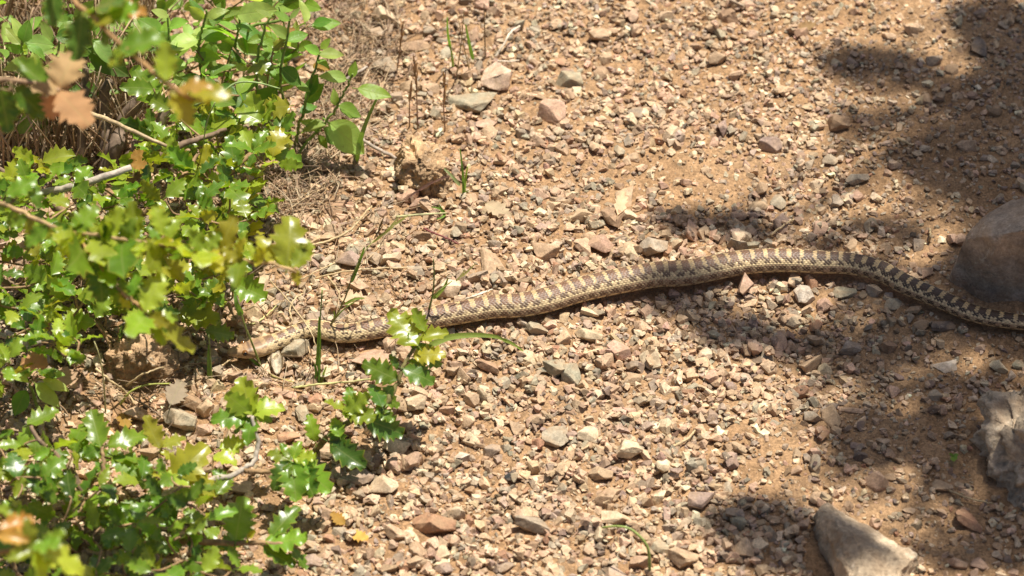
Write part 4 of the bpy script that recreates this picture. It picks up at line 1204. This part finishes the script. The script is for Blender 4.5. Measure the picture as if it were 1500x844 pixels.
herb('young herb with a single leafy stem leaning out over the gravel', (424, 240), [[(445, 215, .02), (475, 180, .05), (493, 157, .07), (512, 120, .10), (518, 108, .11)]],
     [(514, 114, .105, 521, 90, .12, 'h'), (508, 116, .10, 468, 110, .11, 'p'), (524, 130, .09, 574, 142, .085, 'h'), (494, 156, .07, 487, 130, .085, 'p'), (496, 155, .07, 528, 172, .055, 'h'), (478, 182, .05, 440, 192, .045, 'p'), (482, 180, .05, 536, 226, .015, 'p'), (474, 188, .045, 492, 212, .02, 'k'), (466, 198, .035, 480, 218, .02, 'h'), (470, 192, .04, 440, 172, .05, 'p')])

herb('pale herb with rounded leaves on the shaded bank beside the brown curled leaf', (60, 620), [[(52, 585, .03), (40, 555, .06)]],
     [(42, 560, .06, 12, 548, .07, 'p'), (38, 572, .05, 20, 610, .03, 'k'), (52, 562, .06, 88, 596, .04, 'p'), (62, 556, .06, 102, 572, .05, 'p'), (44, 552, .06, 30, 530, .07, 'p'), (60, 548, .06, 96, 548, .06, 'h')])
# extra fill of the herb bed
HF = Shrub('herb_plant', 'mixed undergrowth herb spreading low between the oak and the dry stems', 'herb', (250, 60))
HF.branch([(250, 60, 0), (220, 45, .05), (180, 30, .09), (110, 10, .12)], .003, .0015, GREENC, 'stem', ground=True)
HF.branch([(250, 60, 0), (300, 50, .05), (360, 40, .08), (430, 25, .1)], .003, .0015, GREENC, 'stem')
HF.branch([(250, 60, 0), (200, 90, .04), (120, 100, .06), (20, 110, .08)], .003, .0015, GREENC, 'stem')
for x, y in poisson_px([(-20, -15), (120, -15), (240, -15), (440, -15), (455, 40), (425, 130), (330, 150), (240, 120), (215, 70), (120, 75), (60, 150), (-20, 200)], 31, 9):
    HF.cluster(x, y, .05 + .08 * LR.random(), 4, 38, 'hhpk', HERB, 1, .4)

# ------------------------------------------------------------------ grass, straw, dead leaves, twigs
def blade(parent, pts, w, color, name='blade', n=14, mat=M_GRASS):
    """a tapering folded grass blade; pts world points"""
    C, _ = spline([tuple(p) for p in pts], n); C = C[:, :3]
    T = np.gradient(C, axis=0); T /= np.linalg.norm(T, axis=1)[:, None]
    view = np.array(CAM) - C
    S_ = np.cross(T, view); S_ /= np.linalg.norm(S_, axis=1)[:, None]
    Nn = np.cross(S_, T)
    t = np.linspace(0, 1, n)
    ww = (w * np.clip(1.15 - t, 0, 1) ** .6 * np.clip(t * 6 + .45, 0, 1))[:, None] * .5
    o0 = np.array(parent_world(parent)) if parent is not None else np.zeros(3)
    V = np.stack([C - S_ * ww, C - Nn * ww * .35, C + S_ * ww], 1).reshape(-1, 3) - o0
    F = []
    for i in range(n - 1):
        a = i * 3
        F += [(a, a + 1, a + 4, a + 3), (a + 1, a + 2, a + 5, a + 4)]
    me = np_mesh(name, V, np.array(F), True, mat)
    uvl = me.uv_layers.new(name='UVMap')
    li = np.empty(len(me.loops), np.int32); me.loops.foreach_get('vertex_index', li)
    uv = np.stack([np.repeat(t, 3), np.tile([.42, .5, .58], n)], 1).astype(np.float32)
    uvl.data.foreach_set('uv', uv[li].ravel())
    o = link(bpy.data.objects.new(name, me), parent)
    o.color = (*color, 1)
    return o
def px3(pts):
    out = []
    for x, y, h in pts:
        p = P(x, y, h); out.append(Vector((p.x, p.y, p.z)))
    return out
GG, GL, GS = (.13, .24, .035), (.20, .27, .05), (.42, .36, .12)
def seed_head(parent, pts, n, ln, w, color):
    C, _ = spline([tuple(p) for p in pts], n + 2)
    for k in range(n):
        c = Vector(C[k, :3]); d = (Vector(C[k + 1, :3]) - c).normalized()
        sd = Vector((LR.uniform(-1, 1), LR.uniform(-1, 1), LR.uniform(-.4, .8))) * .22
        e = c + (d + sd).normalized() * ln
        blade(parent, [c, (c + e) / 2 + sd * ln * .1, e], w, color, 'spikelet', 6)
def grass(label, base, stems=(), blades=(), heads=()):
    b = G(base[0], base[1])
    r = empty('grass_plant', b); tag(r, label, 'grass')
    for pts, r0, col in stems:
        W = px3(pts); W[0].z = gh(W[0].x, W[0].y) - .004 if pts[0][2] <= .002 else W[0].z
        stem(r, W, r0, r0 * .55, col, 'stalk', M_STRAW, sides=5)
    for pts, w, col in blades:
        W = px3(pts)
        if pts[0][2] <= .002: W[0].z = gh(W[0].x, W[0].y) - .004
        blade(r, W, w, col)
    for pts, n, ln, w, col in heads: seed_head(r, px3(pts), n, ln, w, col)
    return r
PUR = (.16, .07, .06)
grass('green grass tuft with a tall blade crossing the neck of the snake', (466, 562), [([(466, 563, 0), (468, 490, .05), (472, 425, .10)], .0011, GG)],
      [([(464, 564, 0), (467, 510, .035), (468, 464, .07)], .0055, GG), ([(470, 562, 0), (474, 548, .01), (478, 537, .02)], .003, GL), ([(462, 560, 0), (463, 545, .01), (460, 532, .02)], .003, GG)])
grass('thin grass with a purple green seed head leaning over the gravel', (474, 500), [([(470, 498, 0), (488, 470, .03), (505, 438, .06), (518, 400, .09), (535, 368, .11), (548, 352, .115)], .0010, (.22, .22, .07)), ([(488, 470, .03), (505, 452, .045), (530, 436, .055)], .0009, GL)],
      [([(514, 414, .08), (526, 385, .10), (534, 362, .12)], .004, GG), ([(505, 446, .05), (520, 438, .055), (534, 437, .05)], .003, GL), ([(489, 470, .03), (490, 462, .035), (489, 455, .04)], .002, GL)],
      [([(545, 356, .11), (570, 335, .12), (592, 318, .125)], 8, .013, .0022, (.25, .24, .07)), ([(548, 350, .11), (556, 335, .12), (560, 322, .13)], 4, .012, .0018, (.2, .12, .07))])
grass('slender stalk with a side blade rising behind the snake', (622, 478), [([(620, 480, 0), (632, 440, .04), (636, 410, .07), (635, 380, .10)], .0012, (.14, .20, .05)), ([(634, 436, .045), (645, 425, .055), (662, 412, .06)], .0009, GL)],
      [([(634, 438, .045), (650, 422, .055), (656, 408, .065)], .004, GL)], [([(668, 412, .055), (680, 402, .06), (692, 390, .065)], 5, .011, .002, (.3, .27, .1))])
grass('long green grass blade lying out beside the oak sprig', (628, 502), [], [([(626, 508, .03), (655, 495, .035), (690, 491, .035), (725, 493, .03), (742, 500, .02)], .0065, GL), ([(736, 497, .02), (750, 503, .015), (766, 514, .01)], .0035, GL)])
grass('two small green blades growing beside the crumbly clod', (679, 292), [([(680, 294, 0), (679, 265, .025), (677, 240, .045)], .001, GG)],
      [([(680, 292, 0), (678, 255, .035), (674, 218, .06)], .0035, GG), ([(680, 280, .01), (682, 262, .02), (685, 244, .035)], .003, GL), ([(674, 272, .015), (660, 256, .025), (644, 241, .03)], .0035, (.3, .36, .16)), ([(679, 284, .006), (683, 281, .008), (687, 279, .01)], .002, GL)],
      [([(597, 290, .02), (625, 272, .03), (655, 258, .035)], 9, .012, .0022, (.19, .10, .08))])
grass('sparse green grass standing alone on the upper gravel', (668, 105), [([(668, 108, 0), (676, 60, .05), (680, 15, .10)], .0008, (.36, .28, .12)), ([(690, 105, 0), (680, 70, .04), (672, 30, .08)], .0008, (.36, .28, .12)), ([(711, 80, 0), (710, 40, .04), (709, 5, .08)], .0009, (.30, .22, .12))],
      [([(660, 72, .02), (656, 50, .045), (655, 25, .07)], .003, GG), ([(693, 88, .01), (687, 62, .035), (682, 36, .06)], .0038, GG), ([(664, 98, 0), (662, 80, .015), (657, 62, .03)], .003, GL)])
for bx, by, pts, lab in ((652, 190, [(652, 190, 0), (650, 150, .04), (653, 105, .09)], 'dry stalk with a dark red seed head near the flat grey slab'),
                    (612, 185, [(612, 185, 0), (610, 130, .05), (607, 85, .09)], 'thin dry stalk with a wine red head by the brown ledge'),
                    (600, 180, [(600, 180, 0), (600, 150, .03), (602, 122, .06)], 'short dry stalk with a reddish head beside a taller one'),
                    (580, 100, [(580, 100, 0), (586, 70, .03), (590, 35, .07)], 'dry stalk with forked reddish awns beside the blue grey stone')):
    W = pts
    grass(lab, (bx, by), [(pts, .0009, (.33, .2, .12))], [], [([pts[1], ((pts[1][0] + pts[2][0]) / 2, (pts[1][1] + pts[2][1]) / 2, (pts[1][2] + pts[2][2]) / 2), pts[2]], 7, .013, .0022, (.22, .11, .085))])
grass('curved bright green stem arching over the cream rock', (955, 838), [([(952, 840, 0), (951, 815, .02), (945, 795, .035), (925, 776, .045), (905, 771, .045), (882, 773, .035)], .0017, (.30, .38, .10))])
grass('green stalk standing in front of the head of the snake', (384, 538), [([(384, 540, 0), (372, 510, .03), (360, 480, .06), (352, 455, .08)], .0013, (.24, .30, .07)), ([(384, 536, 0), (396, 548, .004), (402, 552, .004), (430, 560, .004)], .0012, (.38, .33, .10)), ([(310, 560, 0), (308, 520, .03), (306, 490, .05)], .0012, (.24, .28, .08))],
      [([(354, 462, .075), (347, 446, .09), (344, 428, .10)], .006, GG), ([(384, 537, 0), (370, 528, .01), (345, 510, .015)], .003, GG), ([(308, 560, 0), (306, 535, .02), (306, 505, .04)], .005, GG)])
grass('pale green stem trailing over the soil beside the brown clod', (175, 595), [([(172, 594, .002), (190, 575, .02), (215, 564, .025), (250, 562, .02)], .0013, (.34, .36, .08)), ([(155, 615, 0), (152, 560, .04), (145, 520, .07), (138, 500, .08)], .0010, (.40, .36, .16))])
grass('thin pale stalk rising through the middle of the oak leaves', (292, 285), [([(292, 290, 0), (296, 230, .09), (303, 180, .14), (315, 150, .17)], .0011, (.38, .42, .16)), ([(285, 155, .12), (320, 140, .14), (345, 122, .15), (375, 121, .15), (410, 130, .14)], .0014, (.27, .36, .13))])
grass('upright green stalks with narrow seed heads in the herb bed', (362, 110), [([(356, 105, 0), (360, 70, .08), (366, 30, .13)], .0014, (.16, .24, .05)), ([(396, 90, 0), (392, 60, .09), (384, 38, .13)], .0014, (.16, .24, .05)), ([(424, 80, 0), (418, 45, .1), (408, 10, .15)], .0014, (.16, .24, .05))],
      [([(357, 80, .08), (362, 55, .11), (367, 28, .14)], .004, (.1, .12, .04)), ([(400, 75, .09), (392, 55, .12), (382, 36, .15)], .004, (.16, .22, .06))])
grass('upright narrow grass blade by the young leaning herb', (522, 235), [], [([(520, 238, 0), (528, 205, .03), (538, 175, .06), (553, 142, .085)], .006, (.17, .26, .06))])
grass('tiny green grass shoot lying by the oval brown stone', (655, 312), [([(580, 318, .006), (610, 315, .01), (640, 313, .01), (655, 312, .004)], .0015, (.42, .40, .2))], [([(652, 313, .004), (645, 306, .01), (632, 303, .012)], .003, GG), ([(652, 313, .004), (648, 318, .006), (640, 321, .006)], .003, GG), ([(648, 311, .004), (646, 305, .01), (643, 300, .014)], .003, GG)])
s = empty('seedling', G(1397, 670)); tag(s, 'tiny bright green seedling on shaded soil', 'seedling')
for tx, ty in ((1390, 664), (1404, 664), (1397, 676), (1402, 672)):
    place_leaf(s, P(1397, 669, gh(*G(1397, 669)[:2]) + .006), P(tx, ty, gh(*G(tx, ty)[:2]) + .008), HERB, 'h', .4, .1, 1.3)

# long straws one can pick out
STRAWS = [([(462, 408, .004), (505, 398, .008), (560, 393, .008), (620, 392, .006), (662, 384, .004)], .0009, 'long straw lying straight across the purple grey block'),
          ([(455, 360, .004), (490, 350, .008), (515, 335, .012), (535, 312, .01), (545, 302, .006)], .0014, 'bent pale straw below the brown slab'),
          ([(395, 410, .05), (430, 450, .03), (455, 485, .025), (462, 505, .02)], .0008, 'fine straw hanging over the neck of the snake'),
          ([(430, 475, .003), (424, 455, .008), (432, 438, .012), (445, 430, .01)], .0010, 'curled pale straw behind the snake'),
          ([(480, 405, .01), (495, 425, .008), (500, 440, .004), (520, 470, .002)], .0010, 'broken straw angled across the square tan stone'),
          ([(430, 568, .006), (480, 562, .008), (540, 556, .006), (560, 552, .004)], .0012, 'pale green straw lying below the snake'),
          ([(355, 478, .006), (380, 470, .006), (408, 445, .004)], .0009, 'straw end lying behind the green stalk'),
          ([(725, 85, .002), (738, 65, .012), (748, 48, .016), (762, 38, .014)], .0015, 'white dry stalk fragment pointing up the slope'),
          ([(728, 90, .004), (745, 90, .006), (760, 89, .004)], .0012, 'short white straw lying above the leaning pinkish rock'),
          ([(1315, 203, .003), (1326, 208, .006), (1337, 213, .003)], .0014, 'short yellow straw at the edge of the tree shade'),
          ([(1362, 335, .003), (1363, 345, .01), (1362, 353, .003)], .0014, 'pale upright splinter of straw near the smooth boulder'),
          ([(122, 163, .15), (160, 176, .16), (200, 195, .16), (244, 214, .15)], .0026, 'pair of pale dry stalks crossing the hollow in the bank'),
          ([(677, 440, .003), (700, 432, .01), (722, 424, .006)], .0012, 'whitish straw touching the long slanting stone'),
          ([(620, 335, .008), (645, 345, .008), (672, 357, .006)], .0011, 'wine red grass stalk lying beside the oval brown stone'),
          ([(1128, 345, .004), (1148, 330, .008), (1165, 320, .005)], .0012, 'brown straw lying above the arch of the snake'),
          ([(985, 655, .003), (1005, 645, .006), (1018, 630, .006)], .0016, 'papery curled straw beside flat brown stones'),
          ([(1390, 718, .003), (1420, 730, .006), (1455, 738, .003)], .0010, 'grey rootlet on shaded soil near the big rough rock'),
          ([(140, 540, .04), (165, 560, .03), (185, 575, .01), (198, 592, .004)], .0014, 'dry stalk leaning on the brown clod'),
          ([(185, 565, .01), (210, 548, .03), (240, 538, .03)], .0012, 'forked dry stalk in front of the brown clod'),
          ([(200, 585, .01), (225, 602, .008), (250, 620, .004)], .0012, 'dark dry stalk slanting down past the brown clod'),
          ([(430, 415, .006), (470, 395, .008), (490, 385, .006)], .0008, 'thin straw joining the oak shoot and the stones'),
          ([(395, 520, .006), (388, 555, .004), (410, 565, .004)], .0007, 'hair thin curved straw below the head of the snake'),
          ([(325, 536, .012), (333, 530, .014), (340, 526, .012)], .0009, 'short pale splinter just in front of the snout of the snake')]
for pts, r, lab in STRAWS:
    W = []
    for x, y, h in pts:
        p = G(x, y, h); W.append(p)
    col = (.50, .37, .20) if 'wine' not in lab and 'dark dry' not in lab else ((.22, .07, .06) if 'wine' in lab else (.2, .13, .08))
    if 'white' in lab or 'whitish' in lab: col = (.66, .56, .42)
    if 'green' in lab: col = (.45, .42, .17)
    o = stem(None, W, r, r * .7, col, 'straw', M_STRAW, sides=6, n=6 * len(W), wob=.0003)
    tag(o, lab, 'straw')

# twigs lying loose
for pts, r, col, lab in (([(60, 283, .11), (100, 275, .125), (140, 263, .135), (192, 246, .14)], .0042, GREYC, 'pale grey bare stick lying across the oak leaves'),
                         ([(500, 178, .006), (520, 195, .01), (548, 215, .012), (585, 234, .006)], .0022, (.36, .29, .23), 'grey twig lying on the gravel beside the young herb'),
                         ([(500, 122, .008), (525, 105, .012), (538, 98, .008)], .0018, (.42, .35, .28), 'short grey twig in the dry grass'),
                         ([(185, 770, .03), (215, 752, .035), (240, 740, .03)], .0034, (.55, .48, .40), 'bleached stick showing between the lower oak leaves'),
                         ([(10, 487, .04), (25, 495, .05), (45, 512, .04)], .0028, GREYC, 'grey stick poking out of the oak above pale herb leaves')):
    o = stem(None, [G(x, y, h) for x, y, h in pts], r, r * .75, col, 'stick', M_BARK, n=18, sides=8, wob=.0005)
    tag(o, lab, 'stick')

# dead leaves on the ground
for bx, by, tx, ty, tone, hz, lab in ((712, 298, 748, 318, 'cream', .006, 'pale cream dry oak leaf lying on the gravel'),
                                  (505, 768, 486, 752, 'gold', .008, 'yellow dry oak leaf lying near the lower oak'),
                                  (512, 782, 540, 788, 'gold', .008, 'curled yellow dry leaf beside another yellow leaf'),
                                  (905, 315, 914, 280, 'cream', .012, 'pale tan dry leaf standing on edge beside bare soil'),
                                  (500, 440, 538, 438, 'cream', .008, 'bleached papery dry leaf behind the snake'),
                                  (70, 535, 28, 528, 'b', .09, 'brown curled dead leaf caught in the oak above the herb leaves'),
                                  (88, 540, 110, 568, 'cream', .02, 'pale tan dead leaf on the shaded bank'),
                                  (178, 605, 186, 630, 'o', .01, 'russet dead leaf on the soil under the oak'),
                                  (385, 255, 362, 246, 'cream', .05, 'pink tan dead leaf lodged under the oak twig'),
                                  (1170, 42, 1195, 36, 'b', .006, 'curled tan dead leaf at the edge of the tree shade'),
                                  (250, 592, 265, 560, 'grey', .02, 'grey brown dead leaf leaning against dark rocks'),
                                  (60, 418, 92, 428, 'cream', .06, 'pale dead leaf resting on a branch of the oak'),
                                  (458, 95, 482, 100, 'o', .11, 'orange brown dead leaf at the tip of the tall herb'),
                                  (410, 52, 432, 42, 'o', .15, 'orange young oak leaf against bright herb leaves'),
                                  (192, 232, 212, 222, 'o', .12, 'reddish young leaf on the oak shoot'),
                                  (193, 240, 218, 245, 'o', .12, 'coppery young leaf under the reddish one')):
    a, b = G(bx, by, hz), G(tx, ty, hz)
    TONE['cream'] = (.54, .40, .25); TONE['grey'] = (.30, .22, .15); TONE['gold'] = (.50, .31, .07)
    o = place_leaf(None, a, b, DEADL, tone, .35, .25, .6 if 'standing on edge' in lab else 1.1, 'dead_leaf')
    tag(o, lab, 'leaf')

# white husk by the snake's chin
def husk():
    bm = bmesh.new()
    n, m = 10, 6
    g = [[None] * m for _ in range(n)]
    for i in range(n):
        t = i / (n - 1)
        w = math.sin(math.pi * (t * .9 + .05)) ** .7
        for j in range(m):
            u = j / (m - 1) * 2 - 1
            g[i][j] = bm.verts.new((u * w * .45, t * 2 - 1, .35 * (u * w) ** 2 + .12 * (t - .5) ** 2))
    for i in range(n - 1):
        for j in range(m - 1): bm.faces.new((g[i][j], g[i][j + 1], g[i + 1][j + 1], g[i + 1][j]))
    bmesh.ops.solidify(bm, geom=bm.faces[:], thickness=.09)
    me = bpy.data.meshes.new('husk'); bm.to_mesh(me); bm.free()
    for p in me.polygons: p.use_smooth = True
    me.materials.append(M_STRAW)
    o = link(bpy.data.objects.new('husk', me))
    p = G(405, 530, .008); o.location = p; o.scale = (.014, .014, .014); o.rotation_euler = (.3, .1, .12); o.color = (.85, .74, .56, 1)
    tag(o, 'white split husk lying under the throat of the snake', 'husk')
husk()

# dry stems and thatch that nobody could count
def thatch(name, label, poly, n, hlo, hhi, ln, vertical, seed, cols, rad):
    r = random.Random(seed); B_ = Bag()
    pts = poisson_px(poly, 3.0, seed)
    r.shuffle(pts)
    for x, y in (pts * 4)[:n]:
        p = G(x + r.uniform(-4, 4), y + r.uniform(-4, 4)); L0 = ln * r.uniform(.5, 1.3)
        if vertical:
            d = Vector((r.gauss(0, .30), r.gauss(0, .30), 1)).normalized()
        else:
            an = r.uniform(0, 6.28); d = Vector((math.cos(an), math.sin(an), r.uniform(.0, .45))).normalized()
        z0 = gh(p.x, p.y) + r.uniform(hlo, hhi)
        a = Vector((p.x, p.y, z0)); b = a + d * L0
        c = (a + b) / 2 + Vector((r.gauss(0, .12), r.gauss(0, .12), r.gauss(0, .07))) * L0
        C, _ = spline([tuple(a), tuple(c), tuple(b)], 6)
        rr = rad * r.uniform(.5, 1.5)
        V, F = tube_arrays(C[:, :3], np.linspace(rr, rr * .5, 6), 4, r.uniform(.4, 1))
        col = np.array(r.choice(cols)) * r.uniform(.6, 1.25)
        B_.add(V, F, col)
    o = link(bpy.data.objects.new(name, B_.mesh(name, M_THATCH)))
    tag(o, label, 'dry grass', kind='stuff')
STC = [(.46, .33, .19), (.40, .27, .16), (.52, .40, .26), (.34, .22, .13), (.30, .20, .13)]
thatch('dry_stems', 'dense brown dry stems standing behind the green herbs', [(-60, -20), (250, -20), (245, 60), (215, 190), (190, 250), (60, 262), (-60, 262)], 900, -.005, .01, .11, True, 71, STC, .0011)
thatch('dead_grass', 'tangled tan dead grass between the herbs and the gravel', [(430, -10), (560, -10), (590, 60), (560, 150), (520, 215), (490, 300), (440, 340), (390, 330), (400, 260), (440, 180), (480, 110)], 760, .0, .008, .05, False, 72, STC, .0006)
thatch('dry_litter', 'dry grass litter scattered around the head of the snake', [(330, 340), (450, 320), (600, 300), (640, 380), (600, 440), (560, 560), (430, 600), (300, 600), (200, 620), (140, 600), (300, 520)], 200, .0, .006, .045, False, 73, STC, .00045)
thatch('leaf_litter', 'brown plant litter under the oak shrubs', [(-20, 220), (330, 180), (380, 340), (320, 470), (280, 560), (100, 600), (-20, 600)], 420, .0, .006, .05, False, 74, [(.28, .18, .10), (.36, .25, .15), (.22, .14, .08)], .0009)

# woody base of the old shrub in the hollow
wd = empty('woody_stump', G(165, 235)); tag(wd, 'old dark woody stems in the shaded hollow of the bank', 'stump')
for pts, r0, r1 in (([(150, 260, 0), (165, 225, .03), (185, 175, .06), (215, 120, .10)], .010, .006), ([(160, 262, 0), (158, 215, .03), (150, 160, .06), (160, 120, .09)], .009, .005), ([(175, 255, 0), (200, 215, .04), (235, 180, .07), (255, 130, .10)], .008, .004), ([(120, 262, 0), (118, 220, .03), (122, 160, .07), (124, 80, .12)], .006, .003)):
    W = px3(pts); W[0].z = gh(W[0].x, W[0].y) - .01
    stem(wd, W, r0, r1, (.21, .15, .105), 'stem', M_BARK, n=24, sides=9, wob=.0012)

# ------------------------------------------------------------------ the tree that shades the right of the trail (outside the frame)
def shade_tree():
    tp = Vector((1.75, 1.55, gh(1.75, 1.55) - .05))
    tr = empty('oak_tree', tp); tag(tr, 'oak tree beside the trail whose crown casts the dappled shade', 'tree')
    T_ = 2.9
    # ground spots that lie in shade: px, py, rx, ry (pixels), leaf count
    SP = [(1275, 88, 75, 26, 160), (1345, 105, 40, 22, 60), (1430, 130, 70, 40, 130), (1480, 60, 36, 50, 130), (1420, 235, 95, 55, 330), (1470, 310, 70, 60, 260), (1475, 390, 90, 50, 380), (1390, 400, 40, 30, 50), (1340, 470, 60, 20, 80), (1440, 470, 80, 34, 260),
          (1000, 440, 60, 22, 120), (1085, 485, 60, 24, 170), (1180, 495, 80, 22, 130), (1290, 505, 70, 24, 140), (1030, 325, 70, 24, 70), (1100, 340, 50, 20, 40), (1350, 620, 130, 20, 90), (1290, 660, 90, 26, 200), (1390, 650, 70, 30, 130), (1480, 770, 50, 50, 160),
          (1110, 770, 75, 32, 230), (1170, 815, 90, 26, 200), (1225, 850, 60, 20, 70), (1420, 560, 60, 24, 50), (1500, 730, 50, 20, 50), (1420, 800, 40, 30, 40), (1530, 200, 60, 160, 300), (1570, 470, 50, 80, 120), (1200, 350, 50, 16, 25), (1300, 330, 50, 30, 25), (1340, 190, 150, 110, 150), (1340, 440, 150, 110, 120), (1330, 610, 190, 110, 170), (1430, 760, 100, 90, 150), (1455, 40, 70, 50, 170), (1465, 160, 60, 60, 200), (1250, 500, 150, 40, 90), (1480, 480, 60, 50, 120)]
    r = random.Random(17)
    Vs, Fs, n0 = [], [], 0
    ends = []
    for px, py, rx, ry, cnt in SP:
        g = P(px, py, 0); mp = mpp(g)
        c = g + SUN * (T_ + r.uniform(-.25, .35))
        ends.append(c)
        e1 = Vector((rx * mp, 0, 0)); e2 = Vector((0, ry * mp / math.sin(DEP), 0))
        for _ in range(int(cnt * .72)):
            while True:
                u, v, w = r.gauss(0, .5), r.gauss(0, .5), r.gauss(0, .5)
                if u * u + v * v < 1.2: break
            q = c + e1 * u + e2 * v + SUN * (w * .12)
            ln = r.uniform(.022, .040); wd_ = ln * r.uniform(.5, .7)
            ax = Vector((r.gauss(0, 1), r.gauss(0, 1), r.gauss(0, .5))).normalized()
            nn = (Vector((0, 0, 1)) + Vector((r.gauss(0, .5), r.gauss(0, .5), 0))).normalized()
            sd = nn.cross(ax).normalized(); ax = sd.cross(nn)
            Vs += [q - ax * ln / 2, q - sd * wd_ / 2 + ax * ln * .1, q + ax * ln / 2, q + sd * wd_ / 2 + ax * ln * .1]
            Fs.append((n0, n0 + 1, n0 + 2, n0 + 3)); n0 += 4
    # the rest of the crown, above and beyond
    for _ in range(2600):
        q = Vector((1.75, 1.6, 3.5)) + Vector((r.gauss(0, .7), r.gauss(.35, .55), r.gauss(0.2, .45)))
        # keep the sun free over the middle of the trail
        t = q.z / SUN.z; gpt = q - SUN * t
        if gpt.x < .8 and -0.8 < gpt.y < .9: continue
        ln = r.uniform(.03, .05); wd_ = ln * .6
        ax = Vector((r.gauss(0, 1), r.gauss(0, 1), r.gauss(0, .5))).normalized()
        nn = (Vector((0, 0, 1)) + Vector((r.gauss(0, .5), r.gauss(0, .5), 0))).normalized()
        sd = nn.cross(ax).normalized(); ax = sd.cross(nn)
        Vs += [q - ax * ln / 2, q - sd * wd_ / 2, q + ax * ln / 2, q + sd * wd_ / 2]
        Fs.append((n0, n0 + 1, n0 + 2, n0 + 3)); n0 += 4
    me = np_mesh('crown', np.array([tuple(v - tp) for v in Vs]), np.array(Fs), False, M_OAK)
    uv = me.uv_layers.new(name='UVMap')
    o = link(bpy.data.objects.new('crown', me), tr); o.color = (*TONE['g'], 1)
    stem(tr, [tp, tp + Vector((.03, .02, .9)), tp + Vector((-.05, .0, 1.9)), tp + Vector((.02, .05, 3.0)), tp + Vector((0, .1, 4.0))], .13, .04, BARKC, 'trunk', n=30, sides=12, wob=.004)
    hub = tp + Vector((-.05, 0, 2.2))
    for q in ends:
        mid = (hub + q) / 2 + Vector((r.uniform(-.1, .1), r.uniform(-.1, .1), .12))
        stem(tr, [hub, mid, q], .014, .003, BARKC, 'limb', n=14, sides=6)
shade_tree()
